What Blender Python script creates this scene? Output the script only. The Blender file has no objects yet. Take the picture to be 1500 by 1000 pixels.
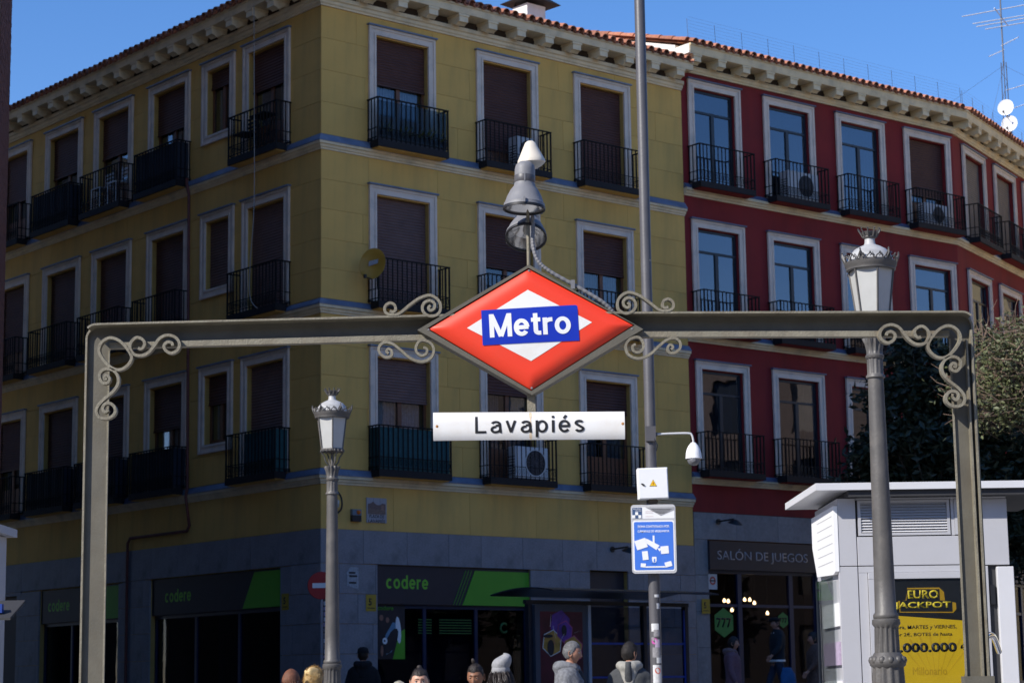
import bpy, bmesh, math, random
from mathutils import Vector, Matrix
R = math.radians; pi = math.pi
random.seed(7)
SC = bpy.context.scene
COL = SC.collection
# ------------------------------------------------------------------ camera, world, sun
cam = bpy.data.cameras.new('camera'); camo = bpy.data.objects.new('camera', cam); COL.objects.link(camo)
cam.sensor_width = 36; cam.lens = 3082.437/1500*36; cam.clip_start = .1; cam.clip_end = 3000
p_, r_ = R(9.477139), R(-.825039)
fw = Vector((0, math.cos(p_), math.sin(p_))); rt0 = Vector((1, 0, 0)); up0 = Vector((0, -math.sin(p_), math.cos(p_)))
rt = math.cos(r_)*rt0+math.sin(r_)*up0; up = -math.sin(r_)*rt0+math.cos(r_)*up0
M = Matrix((rt, up, -fw)).transposed().to_4x4(); M.translation = (0, 0, 1.62); camo.matrix_world = M
cam.dof.use_dof = True; cam.dof.focus_distance = 12.9; cam.dof.aperture_fstop = 8
SC.camera = camo
SUN_B, SUN_E = 53.0, 37.0          # sun stands left of and behind the camera
sdir = Vector((-math.sin(R(SUN_B))*math.cos(R(SUN_E)), -math.cos(R(SUN_B))*math.cos(R(SUN_E)), math.sin(R(SUN_E))))
w = bpy.data.worlds.new('World'); SC.world = w; w.use_nodes = True
nt = w.node_tree; nt.nodes.clear()
sky = nt.nodes.new('ShaderNodeTexSky'); sky.sky_type = 'NISHITA'; sky.sun_disc = False
sky.sun_elevation = R(SUN_E); sky.sun_rotation = math.atan2(sdir.x, sdir.y)
sky.altitude = 650; sky.air_density = 1.0; sky.dust_density = .25; sky.ozone_density = 2.2
bg = nt.nodes.new('ShaderNodeBackground'); bg.inputs[1].default_value = .122
wo = nt.nodes.new('ShaderNodeOutputWorld'); hs = nt.nodes.new('ShaderNodeHueSaturation'); hs.inputs['Saturation'].default_value = 1.28; nt.links.new(sky.outputs[0], hs.inputs['Color']); vm_ = nt.nodes.new('ShaderNodeVectorMath'); vm_.operation = 'MULTIPLY'; vm_.inputs[1].default_value = (1.12, 1.02, 1.16); nt.links.new(hs.outputs[0], vm_.inputs[0]); nt.links.new(vm_.outputs[0], bg.inputs[0]); nt.links.new(bg.outputs[0], wo.inputs[0])
sl = bpy.data.lights.new('sun', 'SUN'); sl.energy = 4.6; sl.angle = R(.5); sl.color = (1, .95, .87)
so = bpy.data.objects.new('sun', sl); COL.objects.link(so); so.rotation_euler = sdir.to_track_quat('Z', 'Y').to_euler(); so.location = (-20, -20, 30)
SC.view_settings.view_transform = 'Standard'; SC.view_settings.look = 'None'; SC.view_settings.gamma = 1; SC.view_settings.exposure = 0.38
SC.view_settings.use_curve_mapping = False

# ------------------------------------------------------------------ materials
def lin(h):
    def f(v):
        v /= 255
        return v/12.92 if v <= .04045 else ((v+.055)/1.055)**2.4
    return (f(h[0]), f(h[1]), f(h[2]))
MATS = {}
def mat(name, col, rough=.6, var=.12, scale=6., bump=0., bscale=60., metal=0., dirt=None, dscale=1.5, damt=.0, rnd=0., spec=.5, streak=False, coat=0., bright=None):
    if name in MATS: return MATS[name]
    m = bpy.data.materials.new(name); m.use_nodes = True; n = m.node_tree; N = n.nodes; L = n.links
    b = N['Principled BSDF']; b.inputs['Roughness'].default_value = rough; b.inputs['Metallic'].default_value = metal
    b.inputs['Specular IOR Level'].default_value = spec; b.inputs['Coat Weight'].default_value = coat
    tc = N.new('ShaderNodeTexCoord')
    nz = N.new('ShaderNodeTexNoise'); nz.inputs['Scale'].default_value = scale; nz.inputs['Detail'].default_value = 6; L.new(tc.outputs['Object'], nz.inputs['Vector'])
    cr = N.new('ShaderNodeMapRange'); cr.inputs[1].default_value = .25; cr.inputs[2].default_value = .75; cr.inputs[3].default_value = 1-var; cr.inputs[4].default_value = 1+var
    L.new(nz.outputs[0], cr.inputs[0])
    src = cr.outputs[0]
    if rnd:
        oi = N.new('ShaderNodeObjectInfo'); mr = N.new('ShaderNodeMapRange'); mr.inputs[3].default_value = 1-rnd; mr.inputs[4].default_value = 1+rnd
        L.new(oi.outputs['Random'], mr.inputs[0]); mu = N.new('ShaderNodeMath'); mu.operation = 'MULTIPLY'; L.new(src, mu.inputs[0]); L.new(mr.outputs[0], mu.inputs[1]); src = mu.outputs[0]
    vm = N.new('ShaderNodeVectorMath'); vm.operation = 'SCALE'; vm.inputs[0].default_value = col; L.new(src, vm.inputs['Scale'])
    out = vm.outputs[0]
    if dirt:
        mp = N.new('ShaderNodeMapping'); mp.inputs['Scale'].default_value = (1, 1, .16) if streak else (1, 1, 1); L.new(tc.outputs['Object'], mp.inputs[0])
        dz = N.new('ShaderNodeTexNoise'); dz.inputs['Scale'].default_value = dscale; dz.inputs['Detail'].default_value = 8; dz.inputs['Roughness'].default_value = .65; L.new(mp.outputs[0], dz.inputs['Vector'])
        dr = N.new('ShaderNodeMapRange'); dr.inputs[1].default_value = .48; dr.inputs[2].default_value = .72; dr.inputs[3].default_value = 0; dr.inputs[4].default_value = damt
        L.new(dz.outputs[0], dr.inputs[0]); mx = N.new('ShaderNodeMix'); mx.data_type = 'RGBA'; L.new(dr.outputs[0], mx.inputs[0]); L.new(out, mx.inputs[6]); mx.inputs[7].default_value = (*dirt, 1); out = mx.outputs[2]
    L.new(out, b.inputs['Base Color'])
    if bump:
        bz = N.new('ShaderNodeTexNoise'); bz.inputs['Scale'].default_value = bscale; bz.inputs['Detail'].default_value = 4; L.new(tc.outputs['Object'], bz.inputs['Vector'])
        bp = N.new('ShaderNodeBump'); bp.inputs['Strength'].default_value = bump; bp.inputs['Distance'].default_value = .01; L.new(bz.outputs[0], bp.inputs['Height']); L.new(bp.outputs[0], b.inputs['Normal'])
    MATS[name] = m; return m
def glassy(name, tint, ior=1.9, alpha=.35, wav=.02, rough=.01, wscale=1.2):
    """double glazing: mirror-like reflection over a view into the dark room"""
    m = bpy.data.materials.new(name); m.use_nodes = True; n = m.node_tree; N = n.nodes; L = n.links; N.clear()
    o = N.new('ShaderNodeOutputMaterial'); fr = N.new('ShaderNodeFresnel'); fr.inputs[0].default_value = ior
    ge = N.new('ShaderNodeNewGeometry'); mr_ = N.new('ShaderNodeMapRange'); mr_.inputs[3].default_value = ior; mr_.inputs[4].default_value = 1/ior; L.new(ge.outputs['Backfacing'], mr_.inputs[0]); L.new(mr_.outputs[0], fr.inputs[0])
    gl = N.new('ShaderNodeBsdfGlossy'); gl.inputs['Roughness'].default_value = rough; gl.inputs['Color'].default_value = (.95, .97, 1, 1)
    tr = N.new('ShaderNodeBsdfTransparent'); tr.inputs[0].default_value = (*tint, 1)
    mx = N.new('ShaderNodeMixShader'); L.new(fr.outputs[0], mx.inputs[0]); L.new(tr.outputs[0], mx.inputs[1]); L.new(gl.outputs[0], mx.inputs[2]); L.new(mx.outputs[0], o.inputs[0])
    tc = N.new('ShaderNodeTexCoord'); nz = N.new('ShaderNodeTexNoise'); nz.inputs['Scale'].default_value = wscale; L.new(tc.outputs['Object'], nz.inputs['Vector'])
    bp = N.new('ShaderNodeBump'); bp.inputs['Strength'].default_value = wav; bp.inputs['Distance'].default_value = .05; L.new(nz.outputs[0], bp.inputs['Height']); L.new(bp.outputs[0], gl.inputs['Normal'])
    MATS[name] = m; return m
YEL = mat('yellow_render', (.74, .44, .115), .85, .09, 1.2, .3, 90, dirt=(.40, .25, .085), dscale=1.3, damt=.5, rnd=.035, streak=True)
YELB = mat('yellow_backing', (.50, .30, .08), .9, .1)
REDW = mat('red_render', (.24, .0145, .015), .85, .12, 1.5, .25, 90, dirt=(.10, .012, .014), dscale=1.1, damt=.6, streak=True)
CRM = mat('cream_moulding', (.84, .68, .44), .75, .07, 3, .15, 60, dirt=(.33, .28, .2), dscale=2.2, damt=.5)
CRMR = mat('cream_moulding_red', (.84, .68, .42), .75, .07, 3, .15, 60, dirt=(.33, .28, .2), dscale=2.2, damt=.5)
SUR = mat('pale_surround', (.78, .64, .52), .7, .06, 3, .1, 60, dirt=(.36, .33, .3), dscale=2.5, damt=.5)
BLU = mat('blue_flashing', (.13, .17, .25), .45, .2, 4, .1, 40, dirt=(.30, .34, .4), dscale=3, damt=.6)
BLUD = mat('slate_flashing', (.10, .12, .19), .5, .2, 4, .1, 40)
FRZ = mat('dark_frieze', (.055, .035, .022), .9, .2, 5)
GRAN = mat('granite_cladding', (.245, .235, .25), .55, .16, 30, .1, 120, dirt=(.07, .07, .075), dscale=2.2, damt=.5, rnd=.06)
GRANB = mat('granite_joint', (.07, .07, .075), .9, .1)
CONC = mat('pale_stone_cladding', (.27, .26, .26), .7, .15, 12, .15, 80, dirt=(.10, .10, .105), dscale=1.6, damt=.55, rnd=.05)
TILE = mat('clay_tile', (.40, .16, .095), .85, .25, 9, .4, 60, dirt=(.16, .09, .06), dscale=8, damt=.6, rnd=.28)
WHT = mat('white_render', (.78, .76, .72), .8, .05, 3, .2, 60, dirt=(.5, .46, .4), dscale=2, damt=.4)
IRON = mat('black_iron', (.011, .011, .012), .7, .2, 20, spec=.2)
SLABE = mat('slab_edge', (.017, .016, .018), .7, .2, 10, spec=.25)
SHUT = mat('brown_shutter', (.088, .032, .024), .6, .15, 4, rnd=.1)
SHUTL = mat('faded_shutter', (.16, .092, .08), .65, .15, 4, rnd=.1)
SHUTG = mat('grey_brown_shutter', (.20, .16, .13), .65, .1, 4)
WOOD = mat('brown_wood', (.17, .062, .026), .5, .25, 14)
ALU = mat('dark_aluminium', (.012, .016, .024), .35, .15, 8)
CURT = mat('sheer_curtain', (.48, .48, .50), .9, .25, 20)
CURTD = mat('dim_curtain', (.20, .19, .19), .9, .25, 20)
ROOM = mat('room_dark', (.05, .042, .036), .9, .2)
GLS = glassy('window_glass', (.72, .76, .8), 1.75)
GLSB = glassy('blue_glass', (.30, .36, .46), 2.3, wav=.05)
GLD = glassy('shop_glass', (.45, .50, .60), 1.28, wav=.02)
GLC = glassy('clear_glass', (.86, .88, .88), 1.4, wav=.01)
TEAL = mat('teal_screen', (.014, .075, .085), .7, .25, 12)
NAVY = mat('dark_blue_screen', (.012, .018, .032), .7, .3, 8)
STEEL = mat('painted_steel', (.115, .105, .08), .55, .15, 8, .12, 70, dirt=(.10, .085, .06), dscale=5, damt=.7)
STEELW = mat('weathered_steel', (.21, .19, .14), .6, .2, 12, .4, 90, dirt=(.15, .12, .08), dscale=9, damt=.65)
LAMPG = mat('grey_lamp_paint', (.085, .08, .076), .5, .15, 8, .2, 60, dirt=(.2, .18, .16), dscale=5, damt=.35)
GALV = mat('grey_pole_paint', (.085, .082, .088), .45, .12, 6, .1, 50)
RED = mat('sign_red', (.84, .048, .016), .5, .03, 3, dirt=(.66, .07, .035), dscale=7, damt=.35)
SWHITE = mat('sign_white', (.82, .81, .78), .4, .02, 4, dirt=(.62, .5, .36), dscale=7, damt=.25)
SBLUE = mat('sign_blue', (.010, .035, .42), .35, .04, 4)
BLK = mat('black_print', (.012, .012, .014), .5, .1)
WPR = mat('white_print', (.82, .82, .82), .5, .02)
RUST = mat('rust', (.42, .20, .07), .9, .4, 60)
KIO = mat('kiosk_paint', (.46, .46, .485), .42, .03, 3, dirt=(.36, .36, .37), dscale=3, damt=.3)
KIOW = mat('kiosk_white', (.62, .62, .64), .45, .04, 3)
KIOD = mat('kiosk_gap', (.03, .03, .033), .7, .1)
BRK = mat('brown_brick', (.17, .065, .045), .9, .15, 20, .3, 80, rnd=.2)
MORT = mat('mortar', (.20, .12, .08), .95, .1)
GLOBE = mat('frosted_globe', (.48, .48, .46), .35, .06, 8, dirt=(.4, .39, .36), dscale=6, damt=.4)
ZINC = mat('cast_grey_metal', (.19, .19, .20), .55, .1, 8, .1, 60)
CHR = mat('bright_reflector', (.75, .75, .75), .18, .05, metal=1.)
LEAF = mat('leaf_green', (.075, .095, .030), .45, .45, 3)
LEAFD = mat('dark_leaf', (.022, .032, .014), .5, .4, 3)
TWIG = mat('twig', (.20, .135, .10), .9, .3, 5)
BARK = mat('bark', (.09, .07, .05), .95, .3, 20, .6, 30)
DKB = mat('charcoal_sign', (.028, .022, .030), .5, .1)
GRN = mat('lime_green', (.10, .37, .02), .5, .05)
GRNT = mat('lime_letters', (.17, .5, .03), .5, .03)
NVG = mat('navy_frame', (.010, .022, .07), .4, .1)
BLUEP = mat('bright_blue_paint', (.01, .045, .26), .5, .1)
YPR = mat('yellow_print', (.80, .50, .01), .5, .04)
ACW = mat('ac_white', (.55, .55, .55), .5, .05)
ASPH = mat('asphalt', (.05, .05, .052), .9, .2, 4, .5, 60)
PAVE = mat('granite_paving', (.27, .26, .245), .85, .15, 3, .3, 60)

# ------------------------------------------------------------------ mesh builder
class MB:
    def __init__(s): s.v = []; s.f = []; s.m = []; s.cur = 0
    def add(s, vs, fs, m=None):
        o = len(s.v); s.v += [tuple(v) for v in vs]
        for f in fs: s.f.append([o+i for i in f]); s.m.append(s.cur if m is None else m)
        return s
    def box(s, x0, x1, y0, y1, z0, z1, m=None, mx=None):
        vs = [(x0,y0,z0),(x1,y0,z0),(x1,y1,z0),(x0,y1,z0),(x0,y0,z1),(x1,y0,z1),(x1,y1,z1),(x0,y1,z1)]
        if mx: vs = [mx @ Vector(v) for v in vs]
        return s.add(vs, [(0,3,2,1),(4,5,6,7),(0,1,5,4),(1,2,6,5),(2,3,7,6),(3,0,4,7)], m)
    def prism(s, poly, a, b, axis='y', m=None, mx=None):
        n = len(poly)
        def P(u, v, t): return {'y': (u, t, v), 'x': (t, u, v), 'z': (u, v, t)}[axis]
        vs = [P(u, v, a) for u, v in poly]+[P(u, v, b) for u, v in poly]
        if mx: vs = [mx @ Vector(v) for v in vs]
        fs = [list(range(n)), list(range(2*n-1, n-1, -1))]+[(i, n+i, n+(i+1) % n, (i+1) % n) for i in range(n)]
        return s.add(vs, fs, m)
    def profile(s, prof, xa, xb, ma=0., mb=0., m=None):
        """closed (y,z) profile run along x; ends mitred"""
        n = len(prof)
        vs = [(xa+ma*y, y, z) for y, z in prof]+[(xb+mb*y, y, z) for y, z in prof]
        fs = [list(range(n)), list(range(2*n-1, n-1, -1))]+[(i, n+i, n+(i+1) % n, (i+1) % n) for i in range(n)]
        return s.add(vs, fs, m)
    def tube(s, path, r, sides=6, m=None, closed=False, radii=None, caps=True):
        P = [Vector(p) for p in path]; n = len(P); rings = []; prev = None
        for i, p in enumerate(P):
            a = P[(i-1) % n] if (closed or i > 0) else p; b = P[(i+1) % n] if (closed or i < n-1) else p
            t = (b-a).normalized() if (b-a).length > 1e-9 else Vector((0, 0, 1))
            if prev is None:
                u = t.cross(Vector((0, 0, 1)))
                if u.length < .1: u = t.cross(Vector((1, 0, 0)))
            else: u = prev-t*prev.dot(t)
            u.normalize(); prev = u; v = t.cross(u); rr = radii[i] if radii else r
            rings.append([p+(u*math.cos(2*pi*k/sides)+v*math.sin(2*pi*k/sides))*rr for k in range(sides)])
        vs = [q for ring in rings for q in ring]; fs = []
        for i in range(n if closed else n-1):
            j = (i+1) % n
            for k in range(sides):
                l = (k+1) % sides; fs.append((i*sides+k, i*sides+l, j*sides+l, j*sides+k))
        if caps and not closed: fs += [list(range(sides))[::-1], [(n-1)*sides+k for k in range(sides)]]
        return s.add(vs, fs, m)
    def ribbon(s, path, t, y0, y1, m=None):
        """flat bar bent in the xz plane: thickness t in plane, from y0 to y1"""
        n = len(path); vs = []; fs = []
        for i, (x, z) in enumerate(path):
            a = path[max(i-1, 0)]; b = path[min(i+1, n-1)]; d = Vector((b[0]-a[0], b[1]-a[1])); d.normalize(); nx, nz = -d.y*t/2, d.x*t/2
            vs += [(x+nx, y0, z+nz), (x-nx, y0, z-nz), (x-nx, y1, z-nz), (x+nx, y1, z+nz)]
        for i in range(n-1):
            for k in range(4):
                l = (k+1) % 4; fs.append((i*4+k, i*4+l, i*4+4+l, i*4+4+k))
        fs += [(0, 1, 2, 3), (4*n-1, 4*n-2, 4*n-3, 4*n-4)]
        return s.add(vs, fs, m)
    def lathe(s, prof, seg=24, c=(0, 0, 0), m=None, flute=0., nfl=12, mx=None, ang=2*pi, a0=0.):
        vs = []; fs = []; n = len(prof); full = abs(ang-2*pi) < 1e-6; S = seg if full else seg+1
        for i, pr in enumerate(prof):
            r, z = pr[0], pr[1]; fl = pr[2] if len(pr) > 2 else 0
            for k in range(S):
                a = a0+ang*k/seg; rr = r*(1+fl*math.cos(nfl*a)); v = Vector((c[0]+rr*math.cos(a), c[1]+rr*math.sin(a), c[2]+z))
                vs.append(mx @ v if mx else v)
        for i in range(n-1):
            for k in range(seg):
                l = (k+1) % S; fs.append((i*S+k, i*S+l, (i+1)*S+l, (i+1)*S+k))
        return s.add(vs, fs, m)
    def mesh(s, name):
        me = bpy.data.meshes.new(name); me.from_pydata(s.v, [], s.f); me.polygons.foreach_set('material_index', s.m); me.update(); return me
def fixn(me):
    bm = bmesh.new(); bm.from_mesh(me); bmesh.ops.recalc_face_normals(bm, faces=bm.faces); bm.to_mesh(me); bm.free()
def link(name, me, mats, parent=None, loc=(0, 0, 0), rz=0., smooth=None, rot=None):
    o = bpy.data.objects.new(name, me); COL.objects.link(o)
    if me is not None and not me.materials:
        for m in (mats if isinstance(mats, (list, tuple)) else [mats]): me.materials.append(m)
    o.location = loc; o.rotation_euler = rot if rot else (0, 0, rz)
    if parent: o.parent = parent
    if smooth is not None and me is not None:
        me.polygons.foreach_set('use_smooth', [True]*len(me.polygons))
        if smooth < 3: me.set_sharp_from_angle(angle=smooth)
    return o
def obj(name, mb, mats, parent=None, loc=(0, 0, 0), rz=0., smooth=None, rot=None, fix=True):
    me = mb.mesh(name)
    if fix: fixn(me)
    return link(name, me, mats, parent, loc, rz, smooth, rot)
def tag(o, label=None, cat=None, group=None, kind=None):
    if label: o['label'] = label
    if cat: o['category'] = cat
    if group: o['group'] = group
    if kind: o['kind'] = kind
    return o
def empty(name, loc=(0, 0, 0), rz=0., label=None, cat=None, group=None):
    o = bpy.data.objects.new(name, None); COL.objects.link(o); o.location = loc; o.rotation_euler = (0, 0, rz); o.empty_display_size = .2
    return tag(o, label, cat, group)
_tc = {}
def text_mesh(s, bold=0., space=1., ext=.0):
    c = bpy.data.curves.new('lettering', 'FONT'); c.body = s; c.offset = bold; c.extrude = ext; c.space_character = space; c.resolution_u = 4
    o = bpy.data.objects.new('lettering', c); COL.objects.link(o); bpy.context.view_layer.update()
    me = bpy.data.meshes.new_from_object(o.evaluated_get(bpy.context.evaluated_depsgraph_get())); bpy.data.objects.remove(o); bpy.data.curves.remove(c)
    return me
def text(name, s, w, h, m, parent, mx, bold=0., space=1., ext=.002, shear=0.):
    """lettering scaled into a w x h box centred on mx (x right, z up, facing -y)"""
    me = text_mesh(s, bold, space); me.materials.clear()
    xs = [v.co.x for v in me.vertices]; ys = [v.co.y for v in me.vertices]; x0, x1, y0, y1 = min(xs), max(xs), min(ys), max(ys)
    bm = bmesh.new(); bm.from_mesh(me)
    bmesh.ops.dissolve_limit(bm, angle_limit=.01, verts=bm.verts, edges=bm.edges)
    r = bmesh.ops.extrude_face_region(bm, geom=bm.faces[:]); new = [g for g in r['geom'] if isinstance(g, bmesh.types.BMVert)]
    ns = set(new)
    for v in bm.verts:
        X = (v.co.x-x0)/(x1-x0)-.5; Z = (v.co.y-y0)/(y1-y0)-.5
        v.co = mx @ Vector((X*w+shear*Z*h, -ext if v in ns else 0, Z*h))
    bmesh.ops.recalc_face_normals(bm, faces=bm.faces); bm.to_mesh(me); bm.free()
    return link(name, me, m, parent)
def _arc(cx, cy, rx, ry, a0, a1, n=18): return [(cx+rx*math.cos(R(a0+(a1-a0)*k/n)), cy+ry*math.sin(R(a0+(a1-a0)*k/n))) for k in range(n+1)]
def glyph(c, w):
    """grotesque letter as centre lines (cap height 1, x-height .73); w = stroke width. returns strokes, advance"""
    h = w/2; X = .73; m = X/2; rx = .30-h; ry = m+.01-h
    if c == 'M': return [[(h, 0), (h, 1)], [(h*1.1, .97), (.43, .03)], [(.43, .03), (.86-h*1.1, .97)], [(.86-h, 0), (.86-h, 1)]], .86
    if c == 'L': return [[(h, 0), (h, 1)], [(w, h), (.56, h)]], .57
    if c == 'e' or c == 'é':
        s = [_arc(.30, m, rx, ry, 0, 322, 26), [(.30-rx, m), (.30+rx+h*.6, m)]]
        if c == 'é': s.append([(.27, .82), (.40, 1.02)])
        return s, .60
    if c == 'o': return [_arc(.31, m, .31-h, ry, 0, 360, 30)], .62
    if c == 'c': return [_arc(.30, m, rx, ry, 48, 312, 24)], .57
    if c == 'd': return [_arc(.30, m, rx, ry, 0, 360, 26), [(.62-h, 0), (.62-h, 1)]], .62
    if c == 't': return [[(.17, .94), (.17, .2)]+_arc(.17+.11, .11+h, .11, .11, 180, 270, 8)+[(.37, h)], [(.0, X-h*.8), (.36, X-h*.8)]], .37
    if c == 'r': return [[(h, 0), (h, X)], _arc(h+.24, X-.25, .24, .25-h, 180, 92, 10)+[(.38, X-h)]], .38
    if c == 'a': return [_arc(.28, X-.22, .22-h*.3, .22-h, 160, 0, 12)+[(.50, .2), (.52, h*.8), (.58, h*.8)], _arc(.25, .21, .25-h, .21-h*.8, 75, 285, 16)+[(.42, .10), (.49, .2)], [(.27, .43), (.49, .47)]], .56
    if c == 'v': return [[(.07, X), (.28, .04)], [(.28, .04), (.49, X)]], .56
    if c == 'p': return [[(h, -.27), (h, X)], _arc(.33, m, .29-h, ry, 0, 360, 26)], .62
    if c == 'i': return [[(h, 0), (h, X)], [(h, .86), (h, 1.0)]], w
    if c == 's': return [_arc(.25, X-.19-h*.1, .24-h, .19-h*.9, 25, 200, 12)+_arc(.26, .20, .25-h, .20-h*.9, 20, -160, 14)], .51
    return [], .3
def stroke_text(s, w_, h_, mm, parent, mx, sw=.17, gap=.11, name='lettering', warp=None):
    m = MB(); x = 0; lay = 0; G_ = []
    for c in s:
        st, adv = glyph(c, sw)
        for q in st: G_.append([(x+px_, pz) for px_, pz in q])
        x += adv+gap
    W_ = x-gap; lo = min(p[1] for q in G_ for p in q); hi = 1.0 if any(ch in s for ch in 'MLdé') else .8
    sx, sz = w_/W_, h_
    for q in G_:
        P = []
        for a, b in zip(q, q[1:]):
            n = max(1, int(math.hypot(b[0]-a[0], b[1]-a[1])/.07)); P += [(a[0]+(b[0]-a[0])*k/n, a[1]+(b[1]-a[1])*k/n) for k in range(n)]
        P.append(q[-1]); vs = []; n = len(P); closed = math.hypot(q[0][0]-q[-1][0], q[0][1]-q[-1][1]) < 1e-4 and n > 8
        for i in range(n):
            a = P[i-1] if i else (P[-2] if closed else P[0]); b = P[i+1] if i < n-1 else (P[1] if closed else P[-1]); d = Vector((b[0]-a[0], b[1]-a[1])).normalized(); nx, nz = -d.y*sw/2, d.x*sw/2
            for k_ in (1, -1):
                X_, Z_ = (P[i][0]+nx*k_-W_/2)*sx, (P[i][1]+nz*k_-.5)*sz; v = mx @ Vector((X_, 0, Z_))
                if warp: v = warp(v)
                v.y -= .00012*lay; vs.append(v)
        m.add(vs, [(2*i, 2*i+2, 2*i+3, 2*i+1) for i in range(n-1)]); lay += 1
    for i_, f in enumerate(m.f):      # face the viewer
        a, b, c = [Vector(m.v[k]) for k in f[:3]]
        if (b-a).cross(c-a).y > 0: m.f[i_] = f[::-1]
    return obj(name, m, mm, parent, fix=False)
def crm(pts, n=6, closed=False):
    """catmull-rom"""
    P = [Vector((*p, 0)) if len(p) == 2 else Vector(p) for p in pts]; out = []; N = len(P)
    for i in range(N if closed else N-1):
        a, b, c, d = (P[(i-1) % N], P[i], P[(i+1) % N], P[(i+2) % N]) if closed else (P[max(i-1, 0)], P[i], P[i+1], P[min(i+2, N-1)])
        for k in range(n):
            t = k/n; out.append(.5*((2*b)+(c-a)*t+(2*a-5*b+4*c-d)*t*t+(3*b-a-3*c+d)*t**3))
    if not closed: out.append(P[-1])
    return out
T = Matrix.Translation
def RZ(a): return Matrix.Rotation(a, 4, 'Z')
def RX(a): return Matrix.Rotation(a, 4, 'X')
def RY(a): return Matrix.Rotation(a, 4, 'Y')

# ------------------------------------------------------------------ ground
def zg(y):
    pts = [(-200, .0), (10, .1), (16, .18), (22, .40), (32, .62), (38, 1.12), (41, 1.3), (200, 1.3), (900, 1.3)]
    for (a, za), (b, zb) in zip(pts, pts[1:]):
        if a <= y <= b: return za+(zb-za)*(y-a)/(b-a)
    return 0
g = MB(); ys = [-200, -20, 10, 16, 22, 26, 32, 38, 41, 60, 200, 900]
for a, b in zip(ys, ys[1:]): g.add([(-600, a, zg(a)-.02), (600, a, zg(a)-.02), (600, b, zg(b)-.02), (-600, b, zg(b)-.02)], [(0, 1, 2, 3)])
tag(obj('ground', g, PAVE), kind='structure')
g = MB()
for a, b in ((25, 26), (26, 32), (32, 34.5)): g.add([(-60, a, zg(a)-.012), (60, a, zg(a)-.012), (60, b, zg(b)-.012), (-60, b, zg(b)-.012)], [(0, 1, 2, 3)])
tag(obj('road', g, ASPH), kind='structure')
for yy in (24.85, 34.5):
    g = MB(); g.box(-60, 60, yy, yy+.15, zg(yy)-.2, zg(yy)+.11); tag(obj('kerb', g, GRAN), kind='structure')

# ------------------------------------------------------------------ facade tools
yB = R(40.1146); c0 = Vector((-3.4945, 38., 0)); dB = Vector((math.cos(yB), math.sin(yB), 0)); nB = Vector((dB.y, -dB.x, 0))
class Wing:
    def __init__(s, root, origin, rz): s.root, s.o, s.rz = root, Vector(origin), rz; s.mx = T(s.o) @ RZ(rz)
    def part(s, name, mb, mats, parent=None, at=(0, 0, 0), smooth=None, rot=None, fix=True):
        """mesh given in wing coordinates (x along, y inward, z up)"""
        if parent is None:
            q = s.mx @ Vector(at); return obj(name, mb, mats, s.root, q-s.root.location, s.rz, smooth, fix=fix)
        return obj(name, mb, mats, parent, at, 0, smooth, fix=fix)
    def linkpart(s, name, me, mats, at, extra=0., ry=None):
        q = s.mx @ Vector(at); o = link(name, me, mats, s.root, q-s.root.location, s.rz+extra); return o
    def world(s, x, y, z): return s.mx @ Vector((x, y, z))
def cut(lo, hi, holes):
    segs = [(lo, hi)]
    for a, b in holes:
        ns = []
        for s, e in segs:
            if b <= s or a >= e: ns.append((s, e)); continue
            if a > s: ns.append((s, a))
            if b < e: ns.append((b, e))
        segs = ns
    return [(s, e) for s, e in segs if e-s > .02]
def rect_minus(x0, x1, z0, z1, holes):
    """split a rectangle around holes (x0,x1,z0,z1) into rectangles"""
    zs = sorted({z0, z1, *[min(max(h[2], z0), z1) for h in holes], *[min(max(h[3], z0), z1) for h in holes]}); out = []
    for a, b in zip(zs, zs[1:]):
        if b-a < 1e-4: continue
        hs = [(h[0], h[1]) for h in holes if h[2] < b-1e-5 and h[3] > a+1e-5]
        for s, e in cut(x0, x1, hs): out.append((s, e, a, b))
    merged = []
    for r in out:
        for q in merged:
            if abs(q[3]-r[2]) < 1e-5 and abs(q[0]-r[0]) < 1e-5 and abs(q[1]-r[1]) < 1e-5: q[3] = r[3]; break
        else: merged.append(list(r))
    return merged
def wall_core(W, name, x0, x1, z0, z1, holes, m, y0=.0, y1=.42, mitre=(0, 0)):
    mb = MB()
    for a, b, c, d in rect_minus(x0, x1, z0, z1, holes): mb.box(a, b, y0, y1, c, d)
    return W.part(name, mb, m, fix=False)
def blocks(W, name, x0, x1, rows, wid, holes, m, thick=.016, joint=.0055, seed=0, zone=None):
    rr = random.Random(seed); proj = -thick
    for ri, (z0, z1) in enumerate(rows):
        x = x0; first = True
        while x < x1-.01:
            wdt = wid*rr.uniform(.85, 1.15)*(rr.uniform(.35, .75) if first and ri % 2 else 1); first = False
            e = x+wdt
            if x1-e < wid*.3: e = x1
            pr0 = proj+rr.uniform(-.0012, .0012); R_ = [q for q in rect_minus(x+joint/2, e-joint/2, z0+joint/2, z1-joint/2, holes) if q[1]-q[0] > .03 and q[3]-q[2] > .03]
            groups = []
            for q in R_:
                for g_ in groups:
                    if any(min(q[1], h[1])-max(q[0], h[0]) > .001 and min(abs(q[2]-h[3]), abs(q[3]-h[2])) < 1e-4 for h in g_): g_.append(q); break
                else: groups.append([q])
            for g_ in groups:
                mb = MB(); cx, cz = g_[0][0], g_[0][2]
                for a, b, c, d in g_: mb.box(a-cx, b-cx, pr0, .0, c-cz, d-cz)
                W.part(name, mb, m, at=(cx, 0, cz), fix=False)
            x = e
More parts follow.
